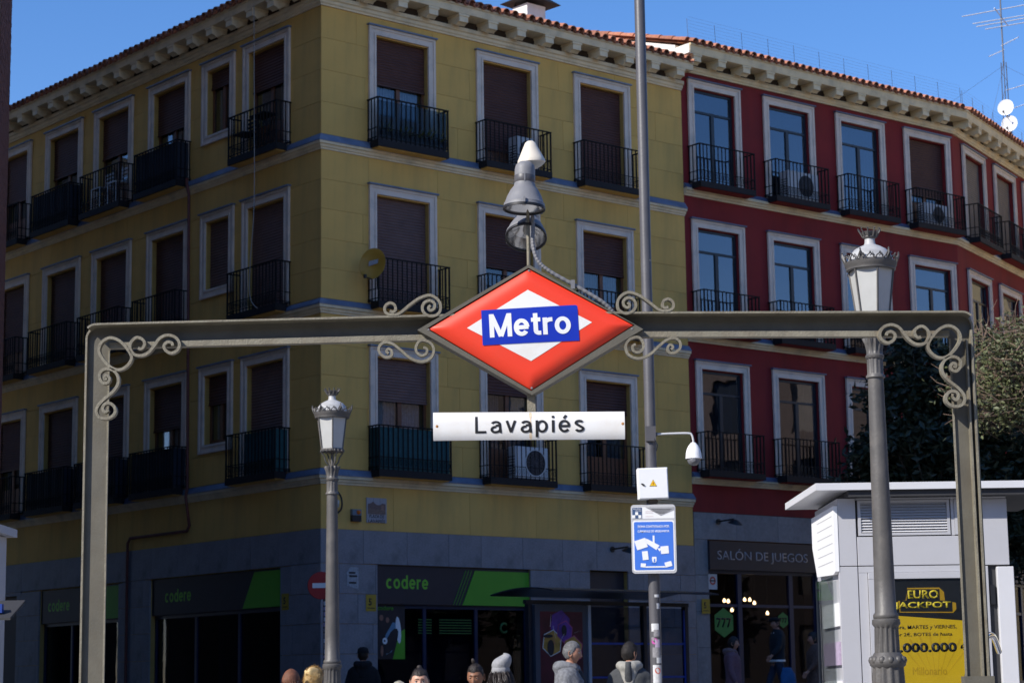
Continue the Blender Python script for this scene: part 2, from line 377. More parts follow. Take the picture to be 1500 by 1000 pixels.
def window(W, x0, x1, zt, zb, st, seed, small=False):
    """architrave outer box x0..x1, top zt; zb = bottom of the opening"""
    rr = random.Random(seed); fwid = .17 if not st.get('al') else .19
    a, b, t = x0+fwid, x1-fwid, zt-.19; zbo = zb-.17 if small else zb
    # the sash is the window itself
    y = .04 if st.get('al') else .11; mb = MB(); m = ALU if st.get('al') else WOOD; fw_ = .05
    mb.box(a, b, y, y+.06, t-fw_, t); mb.box(a, a+fw_, y, y+.06, zb, t-fw_); mb.box(b-fw_, b, y, y+.06, zb, t-fw_); mb.box(a+fw_, b-fw_, y, y+.06, zb, zb+.09)
    mid = (a+b)/2; ztr = t-.46 if st.get('al') else t
    if st.get('al'): mb.box(a+fw_, b-fw_, y, y+.06, ztr-.05, ztr)
    hi = (ztr-.05) if st.get('al') else t-fw_
    mb.box(mid-.045, mid+.045, y-.005, y+.055, zb+.09, hi)
    if not st.get('al') and not small: mb.box(a+fw_, mid-.045, y+.004, y+.05, zb+.09, zb+.62); mb.box(mid+.045, b-fw_, y+.004, y+.05, zb+.09, zb+.62)
    win = W.part('window', mb, m)
    zlo = zb+.09 if (st.get('al') or small) else zb+.62
    gm = GLSB if st.get('al') else GLS
    for s, e in ((a+fw_, mid-.045), (mid+.045, b-fw_)):
        mb = MB(); mb.box(s, e, y+.024, y+.03, zlo, hi); W.part('pane', mb, gm, win)
    if st.get('al'):
        mb = MB(); mb.box(a+fw_, b-fw_, y+.024, y+.03, ztr, t-fw_); W.part('pane', mb, gm, win)
    # architrave
    mb = MB()
    def band(o, i, pr):
        X0, X1, Z1 = x0+o, x1-o, zt-o; x_0, x_1, z_1 = x0+i, x1-i, zt-i; bt = zbo+o if small else zbo
        mb.box(X0, x_0, -pr, -.0175, bt, Z1); mb.box(x_1, X1, -pr, -.0175, bt, Z1); mb.box(x_0, x_1, -pr, -.0175, z_1, Z1)
        if small: mb.box(x_0, x_1, -pr, -.0175, bt, zbo+i)
    band(0, .05, .065); band(.05, .125, .045); band(.125, .168, .06)
    sm = SUR
    W.part('surround', mb, sm, win)
    mb = MB(); mb.box(x0-.03, x1+.03, -.105, -.017, zt, zt+.028); W.part('drip_cap', mb, BLU if not st.get('al') else BLUD, win)
    sh = st.get('sh', 0)
    if sh:
        mb = MB(); zs = t-(t-zb)*sh; n = max(2, int((t-zs)/.055)); h = (t-zs)/n
        for k in range(n): z = t-k*h; mb.add([(a+.01, y-.022, z), (b-.01, y-.022, z), (b-.01, y-.036, z-h*.55), (a+.01, y-.036, z-h*.55), (b-.01, y-.022, z-h), (a+.01, y-.022, z-h)], [(0, 1, 2, 3), (3, 2, 4, 5)])
        mb.box(a+.01, b-.01, y-.045, y-.012, zs-.03, zs-.001)
        W.part('roller_shutter', mb, {'d': SHUT, 'l': SHUTL, 'g': SHUTG}[st.get('sc', 'd')], win, fix=False)
    if st.get('cu') and sh < .95:
        for (s, e) in ((a+.06, mid-.1 if rr.random() < .5 else mid), (mid+.05, b-.06)):
            mb = MB(); n = 26; vs = []
            for k in range(n+1): xx = s+(e-s)*k/n; yy = .27+.018*math.sin(k*1.9+rr.random()); vs += [(xx, yy, zb+.1), (xx, yy, t-.06)]
            mb.add(vs, [(2*k, 2*k+2, 2*k+3, 2*k+1) for k in range(n)]); W.part('curtain', mb, CURT if st['cu'] == 1 else CURTD, win, fix=False)
    return (a, b, zbo if False else zb, t), win
def balcony(W, x0, x1, z, under, depth=.37, screen=None, seed=0, part=True, rh=.82):
    """slab underside at z"""
    mb = MB(); mb.box(x0, x1, -depth, -.121, z+.012, z+.14, 0); mb.box(x0+.04, x1-.04, -depth+.04, -.122, z-.004, z+.012, 1)
    mb.box(x0, x1, -.121, -.018, z+.155, z+.175, 0)
    b = W.part('balcony', mb, [SLABE, under]); top = z+.14+rh; r = MB()
    y = -depth+.02
    P = [(x0+.012, -.01), (x0+.012, y), (x1-.012, y), (x1-.012, -.01)]
    def rail(zc, w, h):
        r.box(x0+.012-w, x0+.012+w, y-w, 0 if h > 0 else 0, zc-h, zc+h); r.box(x1-.012-w, x1-.012+w, y-w, 0, zc-h, zc+h); r.box(x0+.012+w, x1-.012-w, y-w, y+w, zc-h, zc+h)
    rail(top, .018, .010); rail(z+.14+.235, .008, .007); rail(z+.14+.055, .008, .007)
    for xx in (x0+.012, x1-.012): r.box(xx-.013, xx+.013, y-.013, y+.013, z+.02, top+.0)
    n = max(6, round((x1-x0)/.112)); xs = [x0+(x1-x0)*k/n for k in range(1, n)]
    for xx in xs: r.box(xx-.0085, xx+.0085, y-.0085, y+.0085, z+.14, top-.008)
    for xx in (x0+.012, x1-.012):
        for k in range(1, 4): yy = y+(-y)*k/3.4; r.box(xx-.0085, xx+.0085, yy-.0085, yy+.0085, z+.14, top-.008)
    for k in range(n):        # little lyre scrolls in the bottom band
        xc = x0+(x1-x0)*(k+.5)/n; zc = z+.14+.145
        for sgn in (-1, 1):
            pts = [(xc+sgn*.02*math.cos(t_), y, zc+.062*math.sin(t_)) for t_ in [(-1.4+2.8*q/5) for q in range(6)]]
            r.tube(pts, .0055, 3, caps=False)
    W.part('railing', r, IRON, b, fix=False)
    if screen:
        s = MB(); n = 40; pts = []; rr = random.Random(seed)
        fr = screen[1] if len(screen) > 1 else (0, 1)
        xa, xb = x0+(x1-x0)*fr[0], x0+(x1-x0)*fr[1]
        for k in range(n+1): xx = xa+.03+(xb-xa-.06)*k/n; pts.append((xx, y+.02+.006*math.sin(k*1.7)))
        if fr[0] == 0: pts = [(x0+.03, -.03), (x0+.03, y/2)]+pts
        if fr[1] == 1: pts = pts+[(x1-.03, y/2), (x1-.03, -.03)]
        vs = []; 
        for (xx, yy) in pts: vs += [(xx, yy, z+.15), (xx, yy, top-.03)]
        s.add(vs, [(2*k, 2*k+2, 2*k+3, 2*k+1) for k in range(len(pts)-1)]); W.part('balcony_screen', s, screen[0], b, fix=False)
    return b
def tile_mesh():
    mb = MB(); n = 7; L0 = .46
    def arc(r, y, z, a0, a1, cx): return [(cx+r*math.cos(a0+(a1-a0)*k/n), y, z+r*math.sin(a0+(a1-a0)*k/n)) for k in range(n+1)]
    for (cx, r0, r1, z, up_) in ((0, .088, .072, .03, 1), (.11, .075, .085, .055, -1)):
        a0, a1 = (0, pi) if up_ > 0 else (pi, 2*pi)
        rings = [arc(r0, 0, z, a0, a1, cx), arc(r0-.016, 0, z, a0, a1, cx), arc(r1, L0, z, a0, a1, cx), arc(r1-.016, L0, z, a0, a1, cx)]
        vs = [v for r in rings for v in r]; S = n+1; fs = []
        for k in range(n): fs += [(k, k+1, S+k+1, S+k), (k, 2*S+k, 2*S+k+1, k+1), (S+k, S+k+1, 3*S+k+1, 3*S+k)]
        mb.add(vs, fs)
    mb.v = [(x, y*math.cos(.30)-z*math.sin(.30), z*math.cos(.30)+y*math.sin(.30)) for x, y, z in mb.v]
    me = mb.mesh('roof_tile'); fixn(me); me.materials.append(TILE); return me
TM = tile_mesh()
def brk_mesh(zb, zt, off):
    mb = MB(); h = zt-zb; w_ = .11
    mb.prism([(-off+.04, zt-.02), (-off+.04, zt-.16), (-off+.10, zt-.17), (-off+.16, zt-.21), (-.10, zb+.04), (-.06, zb), (0, zb), (0, zt-.02)], -w_, w_, 'x')
    mb.box(-w_-.02, w_+.02, -off+.025, 0, zt-.045, zt-.003)
    return mb
def cornice(W, x0, x1, zm, zm2, zf, zf2, off, ma, mb_, cm, xs, root_tiles=True, txs=None, x0f=None):
    """zm..zm2 bed moulding, zm2..zf frieze, zf..zf2 fascia at distance off"""
    m = MB(); m.profile([(-.0, zm), (-.045, zm), (-.05, zm+.03), (-.075, zm+.05), (-.085, zm+.10), (-.12, zm+.12), (-.12, zm2), (0, zm2)], x0, x1, ma, mb_)
    W.part('bed_moulding', m, cm)
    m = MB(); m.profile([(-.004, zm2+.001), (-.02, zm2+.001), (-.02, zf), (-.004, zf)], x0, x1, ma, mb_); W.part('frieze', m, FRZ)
    m = MB(); xf = x0 if x0f is None else x0f
    m.profile([(0, zf+.002), (-off+.03, zf+.002), (-off+.03, zf), (-off, zf), (-off-.012, zf+.05), (-off-.012, zf2-.05), (-off-.035, zf2-.035), (-off-.035, zf2), (0, zf2)], xf, x1, ma, mb_)
    W.part('eave_fascia', m, cm)
    me = None
    for x in xs:
        if me is None:
            bmb = brk_mesh(zm2, zf, off); me = bmb.mesh('cornice_bracket'); fixn(me); me.materials.append(cm)
        W.linkpart('cornice_bracket', me, cm, (x, -.021, 0))
    a, b = txs if txs else (x0-(off if ma else 0), x1+(off if mb_ and mb_ < 0 else 0)); n = int((b-a)/.219); rr = random.Random(int(x1*10))
    for k in range(n):
        o = W.linkpart('roof_tile', TM, TILE, (a+.1+k*(b-a-.1)/n, -off-.10+rr.uniform(-.012, .012), zf2-.018+rr.uniform(-.004, .006)), rr.uniform(-.05, .05))
def roof_sheet(W, x0, x1, z, off, depth, ma, mb_, slope=.31):
    """ribbed clay covering behind the eave course"""
    m = MB(); n = int((x1-x0)/.11); vs = []; 
    for k in range(n+1):
        x = x0+(x1-x0)*k/n; h = .035*(1 if k % 2 else -1)
        for (y) in (-off+.1, depth):
            xx = x
            if ma and x < x0+.001+ma*(y+off)*1.0+0: xx = max(x, x0+ma*(y+off))
            if mb_ and x > x1-mb_*(y+off): xx = x1-mb_*(y+off)
            vs.append((xx, y, z+.03+h+(y+off)*slope))
    m.add(vs, [(2*k, 2*k+2, 2*k+3, 2*k+1) for k in range(n)]); o = W.part('roof_covering', m, TILE, fix=False); tag(o, kind='stuff'); return o

# ------------------------------------------------------------------ YELLOW CORNER BUILDING
yroot = empty('yellow_building', (c0.x, c0.y, 0), 0, 'yellow rendered corner building with cream mouldings, iron balconies and a grey stone ground floor', 'building')
WB = Wing(yroot, c0, yB); WA = Wing(yroot, c0, yB-pi/2)
FL = {3: (14.24, 11.79), 2: (11.12, 8.70), 1: (8.03, 5.56)}    # architrave top, slab underside
Bcols = [(1.07, 2.67), (3.71, 5.31), (6.30, 7.88)]
Bst = {(3, 0): dict(sh=.42, cu=1), (3, 1): dict(sh=.82), (3, 2): dict(sh=1.), (2, 0): dict(sh=1., sc='l'), (2, 1): dict(sh=.48, cu=2), (2, 2): dict(sh=.38, cu=2),
       (1, 0): dict(sh=.36, sc='l', cu=1), (1, 1): dict(sh=.2, cu=2), (1, 2): dict(sh=.28, cu=2)}
Acols = [(.995, 2.616), (2.93, 4.14), (4.61, 6.24), (6.905, 8.56), (9.10, 10.79), (11.5, 13.1)]
Ast = {(3, 0): dict(sh=.36, cu=2), (3, 1): dict(sh=.25), (3, 2): dict(sh=.4, cu=1), (3, 3): dict(sh=.42, cu=2), (3, 4): dict(sh=.42), (3, 5): dict(sh=.5),
       (2, 0): dict(sh=1., sc='l'), (2, 1): dict(sh=1., sc='l'), (2, 2): dict(sh=1.), (2, 3): dict(sh=1.), (2, 4): dict(sh=1.), (2, 5): dict(sh=.7),
       (1, 0): dict(sh=1., sc='l'), (1, 1): dict(sh=.4), (1, 2): dict(sh=.4, cu=1), (1, 3): dict(sh=.6), (1, 4): dict(sh=.6, cu=2), (1, 5): dict(sh=.5)}
BL, AL = 9.44, 16.0
bh, ah = [], []
for f in (3, 2, 1):
    zt, zs = FL[f]
    for k, (a, b) in enumerate(Bcols):
        h, wn = window(WB, a, b, zt, zs+.14, Bst[f, k], f*10+k); bh.append(h)
        sc = {(1, 0): (TEAL,), (3, 0): None}.get((f, k))
        bl = balcony(WB, a-.03, b+.07, zs, YEL, screen=sc, seed=k)
    for k, (u0, u1) in enumerate(Acols):
        a, b = -u1, -u0; small = k == 1
        zb = {3: 12.72, 2: 9.58, 1: 6.49}[f] if small else zs+.14
        h, wn = window(WA, a, b, zt, zb, Ast[f, k], f*20+k, small); ah.append(h)
        if not small:
            sc = {(3, 2): (NAVY,), (3, 4): (NAVY,), (1, 0): (TEAL, (.34, 1)), (1, 2): (NAVY,), (1, 4): (NAVY,), (1, 3): (NAVY,)}.get((f, k))
            balcony(WA, a-.04, b+.03, zs, YEL, screen=sc, seed=k)
# shop openings on the ground floor
bshop = (1.23, 4.93, .9, 3.99); bdoor = (6.48, 7.53, .9, 4.02); ashop = (-5.95, -1.25, .9, 3.97); ashop2 = (-10.64, -7.20, .9, 3.96); adoor = (-13.5, -11.7, .9, 3.9)
BH = bh+[bshop, bdoor]; AH = ah+[ashop, ashop2, adoor]
wall_core(WB, 'wall', .42, BL, .8, 14.75, BH, YELB)
wall_core(WA, 'wall', -AL, 0, .8, 14.75, AH, YELB)
rows = []
for za, zb_, n in ((5.70, 8.55, 5), (8.83, 11.64, 5), (11.94, 14.42, 4)): rows += [(za+(zb_-za)*k/n, za+(zb_-za)*(k+1)/n) for k in range(n)]
rows += [(4.6, 5.41)]
blocks(WB, 'plaster_block', -.016, BL, rows, 1.75, bh, YEL, seed=3); blocks(WA, 'plaster_block', -AL, 0, rows, 1.75, ah, YEL, seed=4)
srow = [(3.98, 4.6)]+[(3.98-.54*(k+1), 3.98-.54*k) for k in range(6)]
blocks(WB, 'stone_panel', -.036, BL, srow, .92, [bshop, bdoor], GRAN, thick=.036, joint=.008, seed=5)
blocks(WA, 'stone_panel', -AL, 0, srow, .92, [ashop, ashop2, adoor], GRAN, thick=.036, joint=.008, seed=6)
for zt_, zm_, zb_ in ((11.93, 11.785, 11.64), (8.82, 8.70, 8.55), (5.69, 5.56, 5.41)):
    pb = [(-.0, zm_), (-.125, zm_), (-.125, zm_+.018), (-.04, zt_), (0, zt_)]
    pc = [(0, zb_), (-.035, zb_), (-.04, zb_+.03), (-.065, zb_+.045), (-.075, zb_+.085), (-.11, zb_+.10), (-.11, zm_), (0, zm_)]
    for pr_, m_, nm in ((pb, BLU, 'ledge_flashing'), (pc, CRM, 'string_course')):
        m = MB(); m.profile(pr_, 0, BL, 1, 0); WB.part(nm, m, m_)
        m = MB(); m.profile(pr_, -AL, 0, 0, -1); WA.part(nm, m, m_)
bx = [9.09-.745*k for k in range(13)]
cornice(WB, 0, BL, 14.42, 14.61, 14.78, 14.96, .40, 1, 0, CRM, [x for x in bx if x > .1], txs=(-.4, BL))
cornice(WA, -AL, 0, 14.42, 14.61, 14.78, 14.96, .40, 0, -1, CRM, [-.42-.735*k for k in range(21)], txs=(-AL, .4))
roof_sheet(WB, -.4, BL, 14.96, .4, 4.6, 1, 0); roof_sheet(WA, -AL, .4, 14.96, .4, 4.6, 0, 1)
# closing structure: back walls, floors, ends
m = MB(); m.box(4.9, BL-.03, 8.7, 9.0, .8, 16.6); m.box(BL-.3, BL-.03, .43, 8.7, .8, 14.7); WB.part('rear_wall', m, YELB)
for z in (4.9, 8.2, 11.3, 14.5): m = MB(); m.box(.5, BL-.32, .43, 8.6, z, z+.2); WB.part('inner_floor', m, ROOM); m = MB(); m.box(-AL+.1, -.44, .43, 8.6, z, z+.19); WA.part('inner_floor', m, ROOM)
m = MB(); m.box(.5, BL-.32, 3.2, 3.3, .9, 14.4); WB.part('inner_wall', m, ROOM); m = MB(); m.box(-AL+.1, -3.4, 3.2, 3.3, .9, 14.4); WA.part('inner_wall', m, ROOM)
m = MB(); m.box(-AL, -9.0, 8.7, 9.0, .8, 16.6); m.box(-AL, -AL+.3, .43, 8.7, .8, 14.7); WA.part('rear_wall', m, YELB)
# chimney on the roof of the front wing
m = MB(); m.box(7.68, 8.22, 3.0, 3.5, 15.4, 16.86); ch = WB.part('chimney', m, WHT)
m = MB(); m.lathe([(.33, 0), (.31, .18), (.2, .3), (0, .34)], 14, (7.66, 3.25, 16.34)); WB.part('flue_shoulder', m, WHT, ch, smooth=1.)
m = MB(); m.add([(7.50, 2.75, 16.93), (8.48, 2.75, 16.88), (8.48, 3.75, 16.91), (7.50, 3.75, 16.97), (7.74, 2.95, 17.08), (8.24, 2.95, 17.06), (8.24, 3.55, 17.08), (7.74, 3.55, 17.10)], [(0, 3, 2, 1), (4, 5, 6, 7), (0, 1, 5, 4), (1, 2, 6, 5), (2, 3, 7, 6), (3, 0, 4, 7)])
for xx in (7.72, 8.18):
    for yy in (3.05, 3.45): m.box(xx-.015, xx+.015, yy-.015, yy+.015, 16.84, 16.94)
WB.part('chimney_cowl', m, SLABE, ch)
# shopfront, front wing
def shopfront(W, op, glassm, framem, mull, zsign, depth=.10):
    a, b, z0, z1 = op; m = MB(); y = depth
    m.box(a, b, y, y+.07, zsign-.07, zsign); m.box(a, a+.06, y, y+.07, z0, zsign-.07); m.box(b-.06, b, y, y+.07, z0, zsign-.07); m.box(a+.06, b-.06, y, y+.07, z0, 1.5)
    for x in mull: m.box(x-.035, x+.035, y, y+.07, 1.5, zsign-.07)
    fr = W.part('shopfront', m, framem); xs = [a+.06]+[v for x in mull for v in (x-.035, x+.035)]+[b-.06]
    for s, e in zip(xs[::2], xs[1::2]): m = MB(); m.box(s, e, y+.03, y+.038, 1.5, zsign-.07); W.part('shop_pane', m, glassm, fr)
    m = MB(); m.box(a, b, 1.6, 1.7, z0, z1); W.part('shop_interior', m, mat('navy_interior', (.035, .05, .10), .9, .3, 2), fr); return fr
sf = shopfront(WB, bshop, GLD, NVG, (2.42, 3.66), 3.27)
m = MB(); m.box(1.235, 4.925, .02, .12, 3.27, 3.985); sb = WB.part('fascia_sign', m, DKB)
m = MB(); m.prism([(3.26, 3.275), (4.925, 3.275), (4.925, 3.93), (3.57, 3.93)], .012, .02); WB.part('green_panel', m, GRN, sb)
for k in range(3): x = 3.04+.07*k; m = MB(); m.prism([(x, 3.275), (x+.012, 3.275), (x+.322, 3.93), (x+.31, 3.93)], .014, .02); WB.part('pinstripe', m, GRN, sb)
stroke_text('codere', .98, .25, GRNT, sb, T((1.96, .0195, 3.68)), .17)
def simple_poster(W, x, y, z, w_, h, label, parts, back, cat='poster', name='poster', thick=.006):
    root = empty(name, W.world(x, y, z), W.rz, label, cat)
    m = MB(); m.box(-w_/2, w_/2, -thick, 0, -h/2, h/2); obj('sheet', m, back, root)
    for i, (poly, mm) in enumerate(parts): m = MB(); m.prism(poly, -thick-.002-.0005*i, -thick+.0001); obj('print_shape', m, mm, root)
    return root
def ell(cx, cz, rx, rz, n=14, a=0): return [(cx+rx*math.cos(2*pi*k/n)*math.cos(a)-rz*math.sin(2*pi*k/n)*math.sin(a), cz+rx*math.cos(2*pi*k/n)*math.sin(a)+rz*math.sin(2*pi*k/n)*math.cos(a)) for k in range(n)]
PBL = mat('poster_blue', (.12, .25, .36), .5, .3, 9); PDK = mat('poster_dark', (.015, .013, .02), .5, .3, 9); PSK = mat('poster_skin', (.26, .12, .08), .5, .3, 9)
pp = simple_poster(WB, 1.61, .085, 2.80, .66, 1.06, 'dark football poster with bright green corner inside the betting shop window', [
    ([(.05, -.53), (.33, -.53), (.33, .02), (.2, -.05)], GRN), ([(-.1, -.45), (.02, -.4), (.22, -.05), (.2, .12), (.05, .14), (-.12, -.1)], PBL), (ell(.18, .0, .06, .25, 12, .1), WPR), (ell(.02, -.2, .11, .26, 12, -.5), PDK), (ell(-.2, .1, .08, .14), PDK),
    (ell(-.21, .22, .045, .055), PSK), (ell(-.07, .18, .04, .05), PSK), (ell(-.13, -.2, .055, .06), WPR), (ell(-.14, -.2, .02, .02), BLK), (ell(-.2, -.38, .03, .1), PSK)], PDK)
text('lettering', 'codere', .36, .08, GRN, pp, T((-.12, -.012, .4)), bold=.01)
FG = mat('dim_green_print', (.03, .11, .02), .6, .2)
wl = empty('window_lettering', WB.world(2.9, .12, 2.86), yB, 'dim green striped lettering across the glass of the betting shop', 'window decal')
for k in range(6): m = MB(); m.box(-.62, -.3, -.002, 0, -.12+.05*k, -.10+.05*k); m.box(-.12, .66, -.002, 0, -.12+.05*k, -.10+.05*k); obj('stripe', m, FG, wl)
text('lettering', 'C', .18, .22, FG, wl, T((1.45, 0, 0)), bold=.03)
dd = MB(); dd.box(6.5, 7.51, .08, .12, 3.55, 4.0); dd.box(6.5, 7.51, .10, .13, .9, 3.55); WB.part('shop_door', dd, DKB)
sf = shopfront(WA, ashop, GLD, NVG, (-4.4, -2.85), 3.25)
m = MB(); m.box(-5.945, -1.255, .02, .12, 3.25, 3.965); sb = WA.part('fascia_sign', m, DKB)
m = MB(); m.prism([(-2.6, 3.26), (-1.26, 3.26), (-1.26, 3.93), (-2.2, 3.93)], .012, .02); WA.part('green_panel', m, GRN, sb)
stroke_text('codere', .98, .25, GRNT, sb, T((-4.95, .0195, 3.62)), .17)
sf = shopfront(WA, ashop2, GLD, NVG, (-9.4, -8.2), 3.25)
m = MB(); m.box(-10.635, -7.205, .02, .12, 3.25, 3.955); sb = WA.part('fascia_sign', m, DKB)
m = MB(); m.prism([(-8.4, 3.26), (-7.21, 3.26), (-7.21, 3.93), (-8.1, 3.93)], .012, .02); WA.part('green_panel', m, GRN, sb)
stroke_text('codere', .95, .25, GRNT, sb, T((-9.85, .0195, 3.62)), .17)
m = MB(); m.box(-13.49, -11.71, .1, .15, .9, 3.89); WA.part('shop_door', m, DKB)
# pipes and cables on the side wing
PIPE = mat('rusty_red_pipe', (.15, .045, .035), .6, .2)
m = MB()
for z1, z0 in ((11.95, 5.5),): m.tube([(-4.50, -.16, z1), (-4.50, -.16, z1-.12), (-4.38, -.18, z1-.35), (-4.38, -.14, z0+.2), (-4.4, -.16, z0), (-4.4, -.07, 4.95), (-4.5, -.07, 4.85), (-6.7, -.07, 4.85), (-6.8, -.07, 4.75), (-6.8, -.07, 1.0)], .03, 8)
WA.part('drain_pipe', m, PIPE, smooth=1.)
WIRE = mat('pale_cable', (.35, .33, .31), .7, .1)
m = MB(); m.tube(crm([(-1.62, -.45, 14.75), (-1.63, -.42, 12.5), (-1.62, -.42, 10.8), (-1.72, -.44, 9.6), (-1.68, -.44, 9.0), (-1.45, -.3, 8.72)], 8), .009, 4); WA.part('hanging_cable', m, WIRE)
# ------------------------------------------------------------------ RED BUILDING
cC = Vector((3.65598, 44.02438, 0)); yC = R(38.498); yD = R(58.9)
rroot = empty('red_building', (cC.x, cC.y, 0), 0, 'dark red rendered building with cream eaves and blue-reflecting windows, right of the yellow one', 'building')
WC = Wing(rroot, cC, yC); dC = Vector((math.cos(yC), math.sin(yC), 0)); CL = 9.08; cD = cC+CL*dC; WD = Wing(rroot, cD, yD); DL = 14.
MT = math.tan((yD-yC)/2)
FC = {3: (14.72, 12.24), 2: (11.61, 9.05), 1: (8.53, 6.02)}
Ccols = [(.27, 1.85), (2.57, 4.20), (4.92, 6.58), (7.27, 8.93)]; Dcols = [(.60, 2.30), (2.97, 4.70), (5.30, 7.0), (7.7, 9.4)]
ch_, dh_ = [], []
for f in (3, 2, 1):
    zt, zs = FC[f]
    for k, (a, b) in enumerate(Ccols):
        st = dict(al=1); 
        if (f, k) == (3, 3): st = dict(sh=.62, cu=1)
        elif (f, k) == (1, 0): st = dict(al=1, cu=2)
        elif f == 3: st = dict(al=1, cu=2)
        h, _ = window(WC, a, b, zt, zs+.14, st, 100+f*10+k); ch_.append(h); balcony(WC, a-.03, b+.05, zs, REDW, depth=.40)
    for k, (a, b) in enumerate(Dcols):
        st = dict(al=1) if f < 3 else dict(sh=1., sc='g')
        h, _ = window(WD, a, b, zt, zs+.14, st, 200+f*10+k); dh_.append(h); balcony(WD, a-.03, b+.05, zs, REDW, depth=.40)
cshop = (.50, 3.78, .9, 4.75); cshop2 = (4.6, 8.4, .9, 4.7); dshop = (1., 5., .9, 4.6)
wall_core(WC, 'wall', .10, CL, 5.32, 15.3, ch_, REDW); wall_core(WD, 'wall', 0, DL, 5.32, 15.3, dh_, REDW)
wall_core(WC, 'base_wall', .12, CL, .8, 5.32, [cshop, cshop2], GRANB, y0=.03); wall_core(WD, 'base_wall', 0, DL, .8, 5.32, [dshop], GRANB, y0=.03)
blocks(WC, 'stone_panel', .12, CL, [(4.75, 5.31), (3.75, 4.75), (2.75, 3.75), (1.75, 2.75), (.85, 1.75)], 1.3, [cshop, cshop2], CONC, thick=.0, joint=.008, seed=8) if False else None
def cblocks(W, x0, x1, holes, sd):
    rr = random.Random(sd)
    for za, zb_ in ((4.75, 5.315), (4.0, 4.75), (3.25, 4.0), (2.5, 3.25), (1.75, 2.5), (1.0, 1.75)):
        x = x0
        while x < x1-.01:
            e = min(x1, x+1.25)
            if x1-e < .4: e = x1
            mb = MB()
            for a, b, c, d in rect_minus(x+.004, e-.004, za+.004, zb_-.004, holes): mb.box(a, b, .0+rr.uniform(-.001, .001), .03, c, d)
            if mb.v: W.part('stone_panel', mb, CONC, fix=False)
            x = e
cblocks(WC, .12, CL, [cshop, cshop2], 1); cblocks(WD, 0, DL, [dshop], 2)
for z1, z0 in ((12.27, 12.11), (9.07, 8.93), (6.04, 5.90)):
    pc = [(0, z0), (-.035, z0), (-.04, z0+.03), (-.07, z0+.05), (-.08, z0+.09), (-.115, z0+.105), (-.115, z1), (0, z1)]
    pb = [(0, z1), (-.10, z1), (-.10, z1+.015), (-.03, z1+.11), (0, z1+.11)]
    for pr_, m_, nm in ((pc, CRMR, 'string_course'), (pb, BLUD, 'ledge_flashing')):
        m = MB(); m.profile(pr_, .10, CL, 0, -MT); WC.part(nm, m, m_); m = MB(); m.profile(pr_, 0, DL, MT, 0); WD.part(nm, m, m_)
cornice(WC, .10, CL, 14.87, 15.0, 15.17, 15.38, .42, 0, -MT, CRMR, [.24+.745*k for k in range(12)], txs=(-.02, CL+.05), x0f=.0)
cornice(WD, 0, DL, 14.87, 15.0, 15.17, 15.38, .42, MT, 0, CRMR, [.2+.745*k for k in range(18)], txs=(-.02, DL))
roof_sheet(WC, .0, CL+.1, 15.38, .42, 5.0, 0, 0); roof_sheet(WD, 0, DL, 15.38, .42, 5.0, 0, 0)
# gable end standing above the yellow roof
m = MB(); m.prism([(-.0, 14.9), (8.6, 14.9), (8.6, 15.6), (4.6, 16.9), (.0, 15.43)], -.03, .095, 'x'); m.box(-.02, .095, -.42, -.001, 15.165, 15.37); WC.part('gable_wall', m, WHT)
for k in range(11):
    o = WC.linkpart('verge_tile', TM, TILE, (-.02, -.38+.42*k, 15.40+.42*k*.31), random.uniform(-.04, .04))
m = MB(); m.box(.12, .4, .43, 8.6, .8, 14.9); m.box(.12, CL, 8.6, 8.9, .8, 15.6); WC.part('rear_wall', m, YELB); m = MB(); m.box(0, DL, 8.6, 8.9, .8, 15.6); m.box(DL-.3, DL, .43, 8.6, .8, 15.2); WD.part('rear_wall', m, YELB)
for z in (5.2, 8.6, 11.7, 15.0):
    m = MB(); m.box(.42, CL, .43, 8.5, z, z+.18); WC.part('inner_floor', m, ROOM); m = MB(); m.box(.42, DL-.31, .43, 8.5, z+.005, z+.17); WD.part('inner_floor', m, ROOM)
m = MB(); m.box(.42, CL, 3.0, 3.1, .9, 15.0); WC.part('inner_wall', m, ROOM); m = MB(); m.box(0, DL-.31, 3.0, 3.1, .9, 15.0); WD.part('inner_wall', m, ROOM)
# bird wires along the eave
for W, a, b in ((WC, .2, CL+.2), (WD, .4, 9.)):
    m = MB(); n = int((b-a)/.76); 
    for k in range(n+1): x = a+(b-a)*k/n; m.tube([(x, -.18, 15.40), (x-.03, -.18, 16.02)], .006, 4)
    for j in range(7): zz = 15.62+.075*j; m.tube([(a, -.18, zz), (b, -.18, zz)], .0016, 3)
    W.part('bird_wire', m, GALV, fix=False)
m = MB(); m.box(2.55, 3.1, 2.0, 2.4, 15.7, 16.28); vb = WC.part('roof_vent', m, WHT); m = MB(); m.box(2.48, 3.2, 1.95, 2.5, 16.28, 16.36); WC.part('vent_cap', m, WHT, vb)
